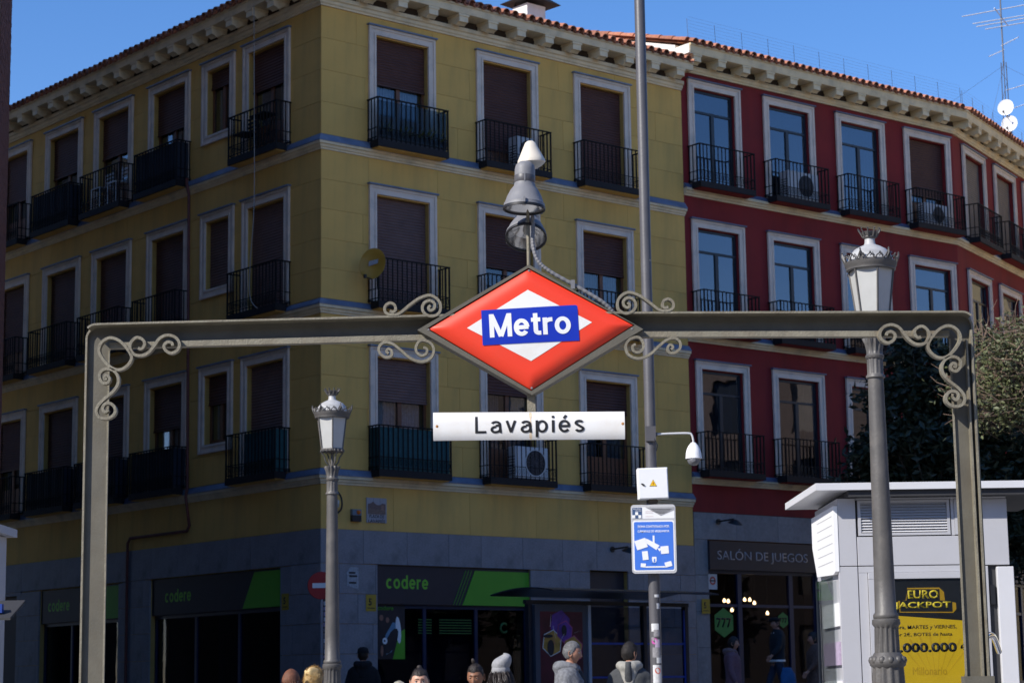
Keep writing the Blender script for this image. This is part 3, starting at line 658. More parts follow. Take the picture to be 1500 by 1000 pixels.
# gaming hall shopfront
m = MB(); m.box(.50, 3.90, -.06, .05, 4.12, 4.72); sg = WC.part('fascia_sign', m, DKB)
text('lettering', 'SALÓN DE JUEGOS', 2.72, .30, mat('grey_letters', (.36, .36, .38), .5, .03), sg, T((2.08, -.061, 4.42)), bold=.004)
def sf2(W, a, b, mull):
    m = MB(); y = .06
    m.box(a, b, y, y+.08, 4.05, 4.12); m.box(a, a+.07, y, y+.08, .9, 4.05); m.box(b-.07, b, y, y+.08, .9, 4.05); m.box(a+.07, b-.07, y, y+.08, .9, 1.75)
    for x in mull: m.box(x-.06, x+.06, y-.01, y+.08, 1.75, 4.05)
    m.box(a+.07, b-.07, y, y+.07, 3.35, 3.41); fr = W.part('shopfront', m, NVG)
    xs = [a+.07]+[v for x in mull for v in (x-.06, x+.06)]+[b-.07]
    for s, e in zip(xs[::2], xs[1::2]):
        for z0, z1 in ((1.75, 3.35), (3.41, 4.05)): m = MB(); m.box(s, e, y+.03, y+.038, z0, z1); W.part('shop_pane', m, GLD, fr)
    return fr
fr = sf2(WC, .5, 3.78, (1.45, 3.0)); sf2(WC, 4.6, 8.4, (5.8, 7.1)); sf2(WD, 1., 5., (2.3, 3.7))
m = MB(); m.box(.95, 4.99, -.06, .05, 4.12, 4.58); sg = WD.part('fascia_sign', m, mat('deep_blue_sign', (.012, .016, .05), .5, .1))
text('lettering', 'SIT', .7, .26, mat('dim_blue_letters', (.06, .07, .2), .5, .03), sg, T((3.0, -.061, 4.36)), bold=.01)
GDK = mat('decal_green', (.02, .22, .04), .5, .05)
for x, s, lab in ((.98, 1., 'green hexagonal 777 decal on the left window of the gaming hall'), (2.75, .55, 'smaller green hexagonal decal on the gaming hall door glass')):
    rt_ = empty('window_decal', WC.world(x, .075, 3.02+(0 if s == 1 else .07)), yC, lab, 'decal')
    m = MB(); m.prism([(.31*s*math.sin(pi*k/3), .31*s*math.cos(pi*k/3)) for k in range(6)], -.004, 0); obj('hexagon', m, GDK, rt_)
    text('lettering', '777', .44*s, .2*s, BLK, rt_, T((0, -.0045, .0)), bold=.02)
# bulbs hanging inside the gaming hall
EM = bpy.data.materials.new('warm_bulb'); EM.use_nodes = True; eb = EM.node_tree.nodes['Principled BSDF']; eb.inputs['Emission Color'].default_value = (1, .55, .2, 1); eb.inputs['Emission Strength'].default_value = 14; eb.inputs['Base Color'].default_value = (.8, .5, .2, 1)
for i, (x, y, z, w_) in enumerate(((2.2, 1.3, 3.55, 'leftmost pair'), (2.32, 1.3, 3.54, ''), (2.62, 1.5, 3.36, ''), (2.8, 1.5, 3.36, ''), (3.12, 1.6, 3.60, ''), (3.28, 1.6, 3.60, ''), (3.42, 1.6, 3.53, ''), (3.62, 1.4, 3.30, ''))):
    t = empty('hanging_bulb', WC.world(x, y, z), 0, ['first', 'second', 'third', 'fourth', 'fifth', 'sixth', 'seventh', 'eighth'][i]+' warm glowing bulb from the left behind the gaming hall glass', 'bulb', 'warm bulbs inside the gaming hall')
    m = MB(); m.lathe([(0, -.04), (.03, -.03), (.037, 0), (.025, .03), (.012, .05), (0, .05)], 10); obj('bulb_glass', m, EM, t, smooth=3)
    m = MB(); m.tube([(0, 0, .05), (0, 0, 5.1-z)], .004, 4); obj('cord', m, BLK, t)
# ------------------------------------------------------------------ BRICK BUILDING at the left edge
broot = empty('brick_building', (-8.10, 33., 0), 0, 'tall brown brick building whose corner edges the left side of the picture', 'building')
bc = Vector((-8.10, 33., 0)); dA = Vector((-math.sin(yB), math.cos(yB), 0)); dP = (Vector((-6.2, 23., 0))-bc); PL = dP.length; dP.normalize()
far1 = bc+dA*18; far2 = bc+dP*PL; H = 23.0
m = MB(); bk = Vector((-14, -4, 0)); pts = [bc, far1, far1+bk, far2+Vector((-14, 0, 0)), far2]
m.prism([((p-bc).x, (p-bc).y) for p in pts], .3, H, 'z'); obj('wall', m, MORT, broot)
# courses are too fine to pick apart from here: one relief of real bricks round the corner
angP = math.atan2(-dP.y, -dP.x); rest = MB(); rb = random.Random(2)
for row in range(int((H-.4)/.066)):
    z = .35+row*.066; o_ = .125*(row % 2)
    for k in range(12):
        x = -.252*(k+1)+o_; L_ = .24 if x+.24 <= 0.001 else .115
        mx = T((dP.x*(-x), dP.y*(-x), z)) @ RZ(angP); rest.box(0, L_, -.008-rb.random()*.006, .05, 0, .055, mx=mx)
    for k in range(4):
        x = .006+.252*k+(.125 if row % 2 else 0); mx = T((dA.x*x, dA.y*x, z)) @ RZ(math.atan2(dA.y, dA.x)); rest.box(0, .24, -.008-.006*rb.random(), .05, 0, .055, mx=mx)
tag(obj('brick_courses', rest, BRK, broot, fix=False), kind='stuff')
# ------------------------------------------------------------------ CREAM BUILDING across the side street (seen in reflections)
def city_block(name, o, rz, L_, H_, D_, col, label, base=.8, bays=3.0, kindw='window', group=None):
    rt_ = empty(name, (o[0], o[1], 0), 0, label, 'building', group); W = Wing(rt_, Vector((o[0], o[1], 0)), rz)
    hx = [(1.0+bays*k, 2.1+bays*k, z, z+2.0) for k in range(int((L_-1.5)/bays)) for z in [base+1.2+3.1*q for q in range(int((H_-2)/3.1))]]
    wall_core(W, 'wall', 0, L_, 0, H_, hx, col, y1=.4)
    f = MB(); f.box(0, L_, .405, D_, 0, H_); W.part('building_core', f, col)
    for h in hx: m = MB(); m.box(h[0], h[1], .2, .25, h[2], h[3]); W.part('window', m, ALU if random.random() < .6 else SHUTG)
    m = MB(); m.box(-.3, L_+.3, -.4, D_+.3, H_, H_+.3); W.part('cornice', m, CRM); return W
CRB = mat('cream_render', (.62, .45, .22), .85, .05, 2, .2, 60); GRB = mat('grey_render', (.30, .27, .24), .85, .05, 2, .2, 60); OCR = mat('ochre_render', (.38, .25, .13), .85, .05, 2, .2, 60)
n_D = Vector((math.sin(yD), -math.cos(yD), 0)); d_D = Vector((math.cos(yD), math.sin(yD), 0))
q = cD+n_D*7.5+d_D*36; city_block('cream_building', q, yD+pi, 25, 21, 8, CRB, 'sunlit cream apartment building across the side street, mirrored in the red house windows')
city_block('added_plaza_row', (40, 48), -pi/2, 60, 15, 10, mat('dull_brick_render', (.12, .085, .07), .85), 'unseen dull brown apartment row added at the right to cut sky fill')  # unseen rows added to block sky fill; the brown one also dulls reflections
city_block('added_plaza_row', (45, -32), pi, 95, 16, 10, GRB, 'unseen grey apartment row added behind the viewer to cut sky fill')
city_block('added_plaza_row', (-38, -30), pi/2, 46, 15, 10, OCR, 'unseen ochre apartment row added at the near left to cut sky fill')
e_ = bc+dA*22; city_block('added_street_end', (e_.x-2, e_.y), yB-pi/2+pi/2, 12, 17, 8, GRB, 'unseen grey building added at the side street end to block sky light')  # added out of view, keeps sky light off the side street wing

# ------------------------------------------------------------------ TREES
def tree(name, loc, trunk_top, blobs, nleaf, ls, lm, label, cat='tree', group=None, twigs=0, seed=1, lean=0, clumps=70):
    rr = random.Random(seed); t = empty(name, loc, 0, label, cat, group); m = MB()
    top = Vector((lean, 0, trunk_top)); m.tube([(0, 0, -.1), (lean*.3, .02, trunk_top*.4), tuple(top)], .12, 9, radii=[.17, .13, .10])
    cl = []
    for (bx_, by_, bz_, rx, ry, rz_, wgt) in blobs:
        for k in range(int(clumps*wgt)):
            d = Vector((rr.gauss(0, 1), rr.gauss(0, 1), rr.gauss(0, 1))).normalized()*(rr.random()**.4)
            cl.append(Vector((bx_+d.x*rx, by_+d.y*ry, bz_+d.z*rz_)))
    for c in cl[::3]:
        mid = top.lerp(c, .5)+Vector((rr.uniform(-.15, .15), rr.uniform(-.15, .15), rr.uniform(-.25, .1))); m.tube([tuple(top+Vector((0, 0, -.2*rr.random()))), tuple(mid), tuple(c)], .03, 5, radii=[.055, .032, .010])
    obj('trunk', m, BARK, t, smooth=2.)
    L_ = MB(); vs = []; fs = []; mi = []
    for i in range(nleaf):
        c = rr.choice(cl); p = c+Vector((rr.gauss(0, .19), rr.gauss(0, .19), rr.gauss(0, .14)))
        a = Vector((rr.gauss(0, 1), rr.gauss(0, 1), rr.gauss(.2, .6))).normalized(); b = a.cross(Vector((rr.gauss(0, 1), rr.gauss(0, 1), rr.gauss(0, 1)))).normalized()
        s = ls*rr.uniform(.6, 1.3); n = a.cross(b)*s*.12; o = len(vs)
        vs += [tuple(p-a*s), tuple(p+b*s*.42+n), tuple(p+a*s), tuple(p-b*s*.42+n)]; fs.append((o, o+1, o+2, o+3)); mi.append(0)
    L_.v, L_.f, L_.m = vs, fs, mi; obj('crown', L_, lm, t, fix=False)
    if twigs:
        m = MB()
        for k in range(twigs):
            c = rr.choice(cl); p = c+Vector((rr.gauss(0, .16), rr.gauss(0, .16), rr.gauss(0, .12))); d = Vector((rr.gauss(0, 1)-.2, rr.gauss(0, 1), rr.gauss(.5, .7))).normalized()
            q = p+d*rr.uniform(.12, .3); e = q+(d+Vector((rr.uniform(-.5, .5), rr.uniform(-.5, .5), rr.uniform(-.3, .5)))).normalized()*rr.uniform(.08, .22)
            m.tube([tuple(p), tuple(q), tuple(e)], .004, 3, radii=[.0055, .004, .002], caps=False)
        tag(obj('twigs', m, TWIG, t, fix=False), kind='stuff')
    return t
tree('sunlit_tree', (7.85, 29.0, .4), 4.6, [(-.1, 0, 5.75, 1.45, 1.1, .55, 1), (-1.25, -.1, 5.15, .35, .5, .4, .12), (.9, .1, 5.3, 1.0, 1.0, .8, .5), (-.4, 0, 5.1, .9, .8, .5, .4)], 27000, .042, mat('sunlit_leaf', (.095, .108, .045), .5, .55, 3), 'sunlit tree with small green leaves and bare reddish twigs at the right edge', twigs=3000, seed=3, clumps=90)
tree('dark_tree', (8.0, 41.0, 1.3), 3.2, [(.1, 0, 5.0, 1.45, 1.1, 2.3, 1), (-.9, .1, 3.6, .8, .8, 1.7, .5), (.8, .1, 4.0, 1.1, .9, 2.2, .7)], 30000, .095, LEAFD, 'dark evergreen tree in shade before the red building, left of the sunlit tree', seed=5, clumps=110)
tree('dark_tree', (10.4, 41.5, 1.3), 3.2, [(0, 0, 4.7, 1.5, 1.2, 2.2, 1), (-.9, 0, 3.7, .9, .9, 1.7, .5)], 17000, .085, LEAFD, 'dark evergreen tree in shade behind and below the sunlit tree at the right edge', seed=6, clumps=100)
for i, (x, y) in enumerate(((14.5, 41), (18.5, 38.5), (22, 35), (25, 30), (28, 41), (15.5, 31))):  # unseen trees added to give the shop glass dark reflections
    tree('added_reflection_tree', (x, y, 1.2), 3.0, [(0, 0, 4.9, 2.1, 2.0, 2.6, 1), (.5, 0, 3.2, 1.9, 1.8, 1.6, .6)], 6000, .2, LEAFD, 'unseen dark tree added out to the right to darken the shop window reflections', 'tree', 'unseen trees added right of the square for dark reflections', seed=20+i, clumps=60)
# ------------------------------------------------------------------ METRO GANTRY
GY = 12.5
gt = empty('metro_gantry', (.105, GY, zg(12.5)), 0, 'arch of grey painted steel channel with scrollwork over the metro entrance', 'gantry')
g0 = Vector((.105, GY, zg(12.5))); G = T(-g0)
def gobj(name, mb, m, smooth=None, fix=True, parent=gt):
    mb.v = [tuple(G @ Vector(v)) for v in mb.v]; return obj(name, mb, m, parent, smooth=smooth, fix=fix)
XL, XR, ZT = -2.565, 2.775, 3.835
def beam_z(x): return ZT+.030*(1-abs(x-.105)/2.67)
def channel(side):
    """channel bent in one piece from post to beam: web with a flange on each edge, open to the viewer"""
    s = -1 if side == 'l' else 1; X0 = XL if s < 0 else XR; rad = .075; h = .135; fl = .112
    out = [(X0, -.1)]+[(X0, ZT-rad)]+[(X0-s*rad*(1-math.cos(a)), ZT-rad+rad*math.sin(a)) for a in [pi/2*k/6 for k in range(1, 7)]]+[(.105, beam_z(.105))]
    inn = [(X0-s*h, -.1), (X0-s*h, ZT-h-.012)]+[(X0-s*(h+.012), ZT-h)]+[(.105, beam_z(.105)-h)]
    m = MB()
    # web
    poly = out+inn[::-1]; m.prism(poly, GY+.03, GY+.042)
    web = gobj('post_web' if False else 'web', m, STEEL)
    m = MB(); m.ribbon(out[:5], .012, GY+.003, GY+.03); gobj('outer_flange', m, STEELW)
    m = MB(); m.ribbon(out[4:], .012, GY-fl+.03, GY+.03); gobj('top_flange', m, STEELW)
    m = MB(); m.ribbon(inn[:2], .010, GY+.014, GY+.03); gobj('inner_lip', m, STEELW)
    m = MB(); m.ribbon([(x_, z_+.012) for x_, z_ in inn[2:]], .034, GY-.035, GY+.029); gobj('bottom_flange', m, STEELW)
    if s > 0: m = MB(); m.ribbon([(X0-.042, .0), (X0-.042, ZT-.16)], .010, GY-.02, GY+.03); gobj('edge_rib', m, STEELW); m = MB(); m.ribbon([(X0-.012, .0), (X0-.012, ZT-.10)], .012, GY-.022, GY+.03); gobj('edge_rib', m, STEELW)
channel('l'); channel('r')
m = MB(); m.box(XR-.16, XR+.015, GY-.05, GY+.05, 1.60, 1.68); gobj('post_collar', m, STEEL)
m = MB(); m.box(XL-.015, XL+.16, GY-.05, GY+.05, 1.52, 1.60); gobj('post_collar', m, STEEL)
S1 = [(-2.218,3.700),(-2.241,3.696),(-2.238,3.711),(-2.218,3.719),(-2.203,3.7),(-2.2,3.72),(-2.219,3.743),(-2.251,3.749),(-2.28,3.722),(-2.285,3.684),(-2.258,3.647),(-2.209,3.642),(-2.168,3.666),(-2.136,3.707),(-2.108,3.744),(-2.063,3.762),(-2.014,3.747),(-1.991,3.709),(-2.001,3.672),(-2.037,3.653),(-2.072,3.669),(-2.083,3.698),(-2.063,3.72),(-2.036,3.714),(-2.031,3.697)]
S1 = S1[5:]; S1 = [(-2.237, 3.685), (-2.222, 3.681), (-2.205, 3.692)]+S1
S2 = [(-2.456,3.724),(-2.407,3.751),(-2.349,3.731),(-2.298,3.676),(-2.276,3.63),(-2.29,3.593),(-2.322,3.565),(-2.363,3.557),(-2.408,3.579),(-2.45,3.625),(-2.473,3.675)]
S3 = [(-2.421,3.502),(-2.435,3.505),(-2.434,3.52),(-2.419,3.523),(-2.406,3.504),(-2.415,3.481),(-2.442,3.477),(-2.463,3.503),(-2.463,3.54),(-2.432,3.562),(-2.387,3.555),(-2.356,3.516),(-2.357,3.466),(-2.389,3.421),(-2.437,3.381),(-2.472,3.34),(-2.481,3.304),(-2.46,3.272),(-2.415,3.265),(-2.376,3.287),(-2.369,3.323),(-2.396,3.354),(-2.431,3.351),(-2.444,3.324),(-2.428,3.303),(-2.409,3.317)]
T1 = [(-0.73,3.887),(-0.714,3.879),(-0.696,3.893),(-0.704,3.924),(-0.734,3.934),(-0.76,3.911),(-0.756,3.877),(-0.721,3.862),(-0.675,3.869),(-0.616,3.916),(-0.55,3.962),(-0.484,3.977),(-0.432,3.936),(-0.431,3.876),(-0.472,3.850),(-0.515,3.862),(-0.536,3.896),(-0.524,3.932),(-0.49,3.946),(-0.462,3.926),(-0.466,3.896),(-0.489,3.885),(-0.499,3.902),(-0.486,3.915)]
T2 = [(-0.739,3.627),(-0.752,3.64),(-0.739,3.656),(-0.721,3.642),(-0.724,3.613),(-0.76,3.606),(-0.794,3.635),(-0.794,3.672),(-0.761,3.696),(-0.713,3.684),(-0.663,3.644),(-0.611,3.599),(-0.546,3.576),(-0.487,3.598),(-0.469,3.65),(-0.493,3.691),(-0.545,3.705),(-0.574,3.67),(-0.572,3.635),(-0.545,3.612),(-0.515,3.622),(-0.510,3.65),(-0.53,3.662)]
for s in (1, -1):
    for P, th, cl in ((S1, .017, False), (S2, .017, True), (S3, .017, False), (T1, .016, False), (T2, .015, False)):
        pts = crm(P, 5, cl); pts = [(p.x if s > 0 else .21-p.x, p.y) for p in pts]
        if cl: pts.append(pts[0])
        if P in (T1, T2): pts = [(x, z+.004) for x, z in pts]
        m = MB(); m.ribbon(pts, th, GY-.085, GY-.035 if P in (S1, S2, S3) else GY-.04); gobj('scroll', m, STEELW, smooth=1.)
# mast and feet
m = MB(); m.tube([(.108, GY+.02, beam_z(.1)), (.108, GY+.02, 4.92)], .011, 8); gobj('mast', m, STEELW, smooth=1.)
m = MB(); m.box(.085, .135, GY-.012, GY+.012, 3.2, 3.42); gobj('hanger_strip', m, STEELW)
m = MB(); cp = crm([(.135, GY+.03, 4.52), (.138, GY+.01, 4.40), (.135, GY, 4.30), (.165, GY, 4.20), (.24, GY, 4.13), (.40, GY, 4.035), (.55, GY, 3.94), (.62, GY+.01, 3.87)], 10)
m.tube([tuple(p) for p in cp], .013, 8, radii=[.0135 if i % 2 else .0115 for i in range(len(cp))]); gobj('cable_conduit', m, ZINC)
m = MB(); m.box(.36, .385, GY-.02, GY+.02, 4.02, 4.075); gobj('conduit_clamp', m, ZINC)
# the diamond
def lerp2(a, b, t): return (a[0]+(b[0]-a[0])*t, a[1]+(b[1]-a[1])*t)
DL_, DT, DR, DBm = (-.566, 3.771), (.108, 4.160), (.787, 3.756), (.114, 3.369)
frm = empty('none', (0, 0, 0)); bpy.data.objects.remove(frm)
fpts = [DL_, DT, DR, DBm]; inn = [(-.511, 3.778), (.105, 4.140), (.737, 3.781), (.111, 3.392)]
fm = MB(); 
for k in range(4):
    a, b, c, d = fpts[k], fpts[(k+1) % 4], inn[(k+1) % 4], inn[k]; fm.prism([a, b, c, d], GY-.085, GY+.06)
fo = gobj('sign_frame', fm, STEEL)
IL, IT, IR, IB = (-.499, 3.779), (.104, 4.134), (.726, 3.782), (.110, 3.399); ctr = Vector((.110, 3.775))
def pillow(m, off, shrink, n, hgt, face=-1):
    P = [Vector(IL), Vector(IT), Vector(IR), Vector(IB)]; grid = []
    for i in range(n+1):
        row = []
        for j in range(n+1):
            u, v = i/n, j/n; q = P[0].lerp(P[1], u).lerp(P[3].lerp(P[2], u), v); e = min(u, 1-u, v, 1-v)*2; e2 = (min(u, 1-u)*2)*(min(v, 1-v)*2)
            d = 1-(1-min(1, e/.26))**2.2; h = hgt*(.72*d+.28*min(1, e2*1.1)); row.append((q.x, GY+off+face*h, q.y))
        grid.append(row)
    vs = [p for r in grid for p in r]; m.add(vs, [(i*(n+1)+j, i*(n+1)+j+1, (i+1)*(n+1)+j+1, (i+1)*(n+1)+j) for i in range(n) for j in range(n)])
def pil_y(x, z):
    P = [Vector(IL), Vector(IT), Vector(IB)]; a = P[1]-P[0]; b = P[2]-P[0]; d = Vector((x, z))-P[0]; det = a.x*b.y-a.y*b.x; u = (d.x*b.y-d.y*b.x)/det; v = (a.x*d.y-a.y*d.x)/det
    e = max(0, min(u, 1-u, v, 1-v)*2); e2 = (min(u, 1-u)*2)*(min(v, 1-v)*2); dd = 1-(1-min(1, e/.26))**2.2; return GY-.075-.042*(.72*dd+.28*min(1, e2*1.1))
m = MB(); pillow(m, -.075, 0, 44, .042); face = gobj('sign_face', m, RED, smooth=3)
m = MB(); pillow(m, .05, 0, 20, .03, 1); gobj('sign_back', m, RED, smooth=3)
def drape(name, poly, mm, off, parent, n=16):
    """flat print laid on the curved face"""
    P = [Vector(p) for p in poly]; grid = []
    for i in range(n+1):
        for j in range(n+1): q = P[0].lerp(P[1], i/n).lerp(P[3].lerp(P[2], i/n), j/n); grid.append((q.x, pil_y(q.x, q.y)-off, q.y))
    m = MB(); m.add(grid, [(i*(n+1)+j, i*(n+1)+j+1, (i+1)*(n+1)+j+1, (i+1)*(n+1)+j) for i in range(n) for j in range(n)]); return gobj(name, m, mm, smooth=3, fix=False, parent=parent)
drape('white_diamond', [(-.268, 3.774), (.099, 4.001), (.480, 3.798), (.112, 3.569)], SWHITE, .0015, face)
bl = drape('blue_panel', [(-.182, 3.879), (.394, 3.905), (.402, 3.688), (-.175, 3.667)], SBLUE, .004, face)
def on_face(o, off):
    for v in o.data.vertices:
        w_ = v.co+g0; v.co.y = pil_y(w_.x, w_.z)-off-(.0015 if v.co.y < -.0005-GY*0 else 0)-g0.y
def wpil(off): return lambda v: Vector((v.x-g0.x, pil_y(v.x, v.z)-off-g0.y, v.z-g0.z))
stroke_text('Metro', .486, .141, WPR, face, T((.109, 0, 3.793)) @ RY(-R(2.3)), .175, .075, warp=wpil(.0052))
for q in (DL_, DT, DR, DBm):
    p = Vector(q).lerp(ctr, .10); m = MB(); m.lathe([(0, -.004), (.006, -.003), (.0075, 0)], 8, mx=T((p.x, GY-.084, p.y)) @ RX(-pi/2)); gobj('screw', m, ZINC)
# station name plate
mp = MB(); n = 24; vs = []
for k in range(n+1):
    t_ = -1+2*k/n; z = 3.183+.083*t_; y = GY-.09-.020*(1-abs(t_)**2.6)
    vs += [(-.475, y, z+.004), (.662, y, z-.006)]
mp.add(vs, [(2*k, 2*k+1, 2*k+3, 2*k+2) for k in range(n)]); mp.box(-.475, .662, GY-.0895, GY-.055, 3.105, 3.257)
plate = gobj('name_plate', mp, SWHITE, smooth=.6)
def wplate(v): t_ = max(-1, min(1, (v.z-3.183)/.083)); return Vector((v.x, GY-.0905-.020*(1-abs(t_)**2.6)-.0012, v.z))-g0
stroke_text('Lavapiés', .648, .100, BLK, plate, T((.098, 0, 3.190)), .135, .20, warp=wplate)
m = MB(); vs = []
for k in range(13):
    zz = 3.102+.160*k/12; wd = .006+.003*math.sin(k*1.3)
    for x in (.103-wd, .103+wd): q_ = wplate(Vector((x, 0, zz))); q_.y += .0008; vs.append(q_)
m.add(vs, [(2*k, 2*k+1, 2*k+3, 2*k+2) for k in range(12)]); obj('seam_stain', m, mat('cream_stain', (.74, .58, .40), .6, .25, 60), plate, fix=False)
for x in (-.452, .650): m = MB(); m.lathe([(0, -.006), (.008, -.004), (.012, 0)], 8, mx=T((x, GY-.107, 3.185)) @ RX(-pi/2)); gobj('rusty_bolt', m, RUST, parent=plate)
# floodlights on the mast
def flood(loc, rot, label, kind):
    root = empty('floodlight', loc, 0, label, 'floodlight', 'floodlights on the mast above the metro sign'); root.rotation_euler = rot
    if kind == 'bell':
        m = MB(); m.lathe([(0, .29), (.035, .287), (.056, .268), (.062, .24), (.062, .20)], 28); obj('dome', m, ZINC, root, smooth=.7)
        m = MB(); m.lathe([(.0625, .20), (.0635, .198), (.0635, .157), (.062, .155)], 28); obj('collar', m, GALV, root, smooth=.7); m = MB(); m.box(-.004, .004, -.066, -.06, .155, .2); obj('strap', m, ZINC, root)
        m = MB(); m.lathe([(.062, .155), (.066, .135), (.085, .11), (.105, .07), (.118, .03), (.124, .024), (.124, .004), (.127, 0), (.121, -.004), (.118, .004), (.112, .03), (.095, .075), (.07, .11), (.03, .13), (0, .132)], 40); obj('bell_housing', m, ZINC, root, smooth=.7)
        m = MB(); m.lathe([(.1285, .004), (.1285, -.012), (.119, -.012), (.119, .0)], 40); obj('rim', m, BLK, root, smooth=.7)
        m = MB(); m.lathe([(.116, .006), (.108, .035), (.09, .07), (.05, .10), (0, .11)], 24, nfl=24); obj('reflector', m, CHR, root, smooth=.3)
        m = MB(); m.lathe([(0, .09), (.018, .085), (.022, .05), (.012, .02), (0, .015)], 12); obj('lamp', m, GLOBE, root, smooth=1.)
        for a in (-pi/2, pi/6, 5*pi/6): m = MB(); m.box(-.006, .006, -.008, .004, -.004, .03); obj('clip', m, ZINC, root, (.128*math.cos(a), .128*math.sin(a), .005), a+pi/2)
    else:
        m = MB(); m.lathe([(0, .125), (.018, .123), (.032, .112), (.045, .085), (.078, .015), (.084, .004), (.086, -.012), (.080, -.018)], 32); obj('white_cone', m, mat('cream_cone', (.66, .60, .50), .5, .05, 8), root, smooth=.7)
        m = MB(); m.lathe([(.080, -.018), (.06, -.035), (.03, -.05), (0, -.055)], 24); obj('diffuser', m, GLOBE, root, smooth=.7)
    return root
flood((.085, 12.40, 4.505), (R(-3), R(2), 0), 'grey bell floodlight facing down, above the tip of the red diamond', 'bell')
flood((.095, 12.62, 4.375), (R(-30), R(2), 0), 'lower bell floodlight tilted towards the viewer so that its mirror shows', 'bell')
flood((.135, 12.55, 4.835), (R(3), R(-3), 0), 'small white cone lamp on top of the floodlight stack', 'cone')
# ------------------------------------------------------------------ STREET LAMPS (classic lantern on a cast column)
def street_lamp(loc, label, s=1.):
    t = empty('street_lamp', loc, 0, label, 'street lamp', 'lantern street lamps on the square')
    def P(name, mb, m, sm=1., parent=t, fix=True): return obj(name, mb, m, parent, smooth=sm, fix=fix)
    m = MB(); m.lathe([(.0, 0), (.30, 0), (.30, .12), (.26, .16), (.24, .5), (.26, .55), (.20, .6), (.165, .65), (.155, .9)], 32); P('plinth', m, LAMPG, .6)
    m = MB(); pr = [(.155, .9, .0)]+[(.14-.035*k/8, .9+.66*k/8, .06) for k in range(9)]; m.lathe(pr, 64, nfl=12); P('fluted_base', m, LAMPG, 3)
    m = MB(); m.lathe([(.095, 1.545), (.125, 1.57), (.13, 1.60), (.105, 1.64), (.092, 1.66)], 48, flute=0)
    for k in range(12): a = 2*pi*k/12; m.lathe([(0, -.02), (.02, -.012), (.026, .005), (.018, .028), (0, .036)], 8, (.112*math.cos(a), .112*math.sin(a), 1.60))
    P('leaf_collar', m, LAMPG, 1.)
    m = MB(); m.lathe([(.085, 1.64, .0), (.084, 1.66, .07), (.080, 1.83, .07), (.083, 1.835, 0), (.1, 1.86, .0), (.097, 1.89, 0), (.080, 1.90, 0)], 72, nfl=14); P('fluted_drum', m, LAMPG, .8)
    m = MB(); m.lathe([(.074, 1.89), (.089, 1.90), (.089, 1.925), (.076, 1.94), (.072, 2.2), (.056, 3.60), (.056, 3.62)], 32); P('column', m, LAMPG, 1.)
    m = MB(); m.lathe([(.058, 3.61), (.068, 3.615), (.068, 3.63), (.058, 3.64), (.056, 3.65, .05), (.056, 3.75, .05), (.066, 3.758, 0), (.068, 3.775, 0), (.058, 3.785, 0), (.055, 3.81, .08), (.062, 3.86, .12), (.078, 3.90, .14), (.072, 3.905, 0), (.03, 3.91, 0)], 60, nfl=12); P('capital', m, LAMPG, .8)
    m = MB(); m.tube([(0, 0, 3.90), (0, 0, 4.06)], .016, 8)
    for k in range(4): a = 2*pi*k/4+.5; m.tube([tuple(p) for p in crm([(.03*math.cos(a), .03*math.sin(a), 3.91), (.07*math.cos(a), .07*math.sin(a), 3.95), (.085*math.cos(a), .085*math.sin(a), 4.0), (.12*math.cos(a), .12*math.sin(a), 4.045)], 5)], .008, 5)
    P('bracket', m, LAMPG, 1.)
    # lantern: six tapered panes
    zb, ztp, rb, rtp = 4.075, 4.40, .122, .165; n = 6; pts = [(2*pi*k/n+pi/6+.12) for k in range(n)]
    fr_ = MB()
    for k in range(n):
        a = pts[k]; fr_.tube([(rb*math.cos(a), rb*math.sin(a), zb), (rtp*math.cos(a), rtp*math.sin(a), ztp)], .0075, 5)
        b = pts[(k+1) % n]; fr_.tube([(rb*math.cos(a), rb*math.sin(a), zb), (rb*math.cos(b), rb*math.sin(b), zb)], .011, 6)
        for q in range(3):
            c_ = a+(b-a if b > a else b+2*pi-a)*(q+.5)/3; rr_ = (rb+.008)*math.cos(pi/6)/math.cos(((q+.5)/3-.5)*pi/3); fr_.lathe([(0, -.018), (.012, -.012), (.014, 0), (.008, .012), (0, .018)], 6, (rr_*math.cos(c_), rr_*math.sin(c_), zb-.012))
    fr_.lathe([(.115, zb-.02), (.13, zb-.015), (.13, zb+.003), (.115, zb+.006)], 6, a0=pts[0]); fr_.lathe([(0, zb-.025), (.05, zb-.03), (.115, zb-.02)], 6, a0=pts[0])
    lf = P('lantern_frame', fr_, LAMPG, .5)
    for k in range(n):
        a, b = pts[k], pts[(k+1) % n]; m = MB(); m.add([(.97*rb*math.cos(a), .97*rb*math.sin(a), zb+.006), (.97*rb*math.cos(b), .97*rb*math.sin(b), zb+.006), (.97*rtp*math.cos(b), .97*rtp*math.sin(b), ztp), (.97*rtp*math.cos(a), .97*rtp*math.sin(a), ztp)], [(0, 1, 2, 3)]); P('lantern_pane', m, GLOBE, None, lf, False)
    m = MB(); m.lathe([(.160, ztp-.005), (.178, ztp+.003), (.178, ztp+.02), (.186, ztp+.03), (.190, ztp+.055), (.178, ztp+.065), (.170, ztp+.07)], 48); P('gallery_ring', m, LAMPG, .7)
    m = MB(); m.lathe([(.170, ztp+.068), (.160, ztp+.085), (.145, ztp+.12), (.115, ztp+.155), (.075, ztp+.178), (.045, ztp+.19), (.038, ztp+.205), (.036, ztp+.235), (.04, ztp+.24)], 40); P('dome', m, mat('weathered_dome', (.42, .42, .42), .5, .12, 10, dirt=(.2, .2, .2), dscale=9, damt=.6), .7)
    cr_ = MB()
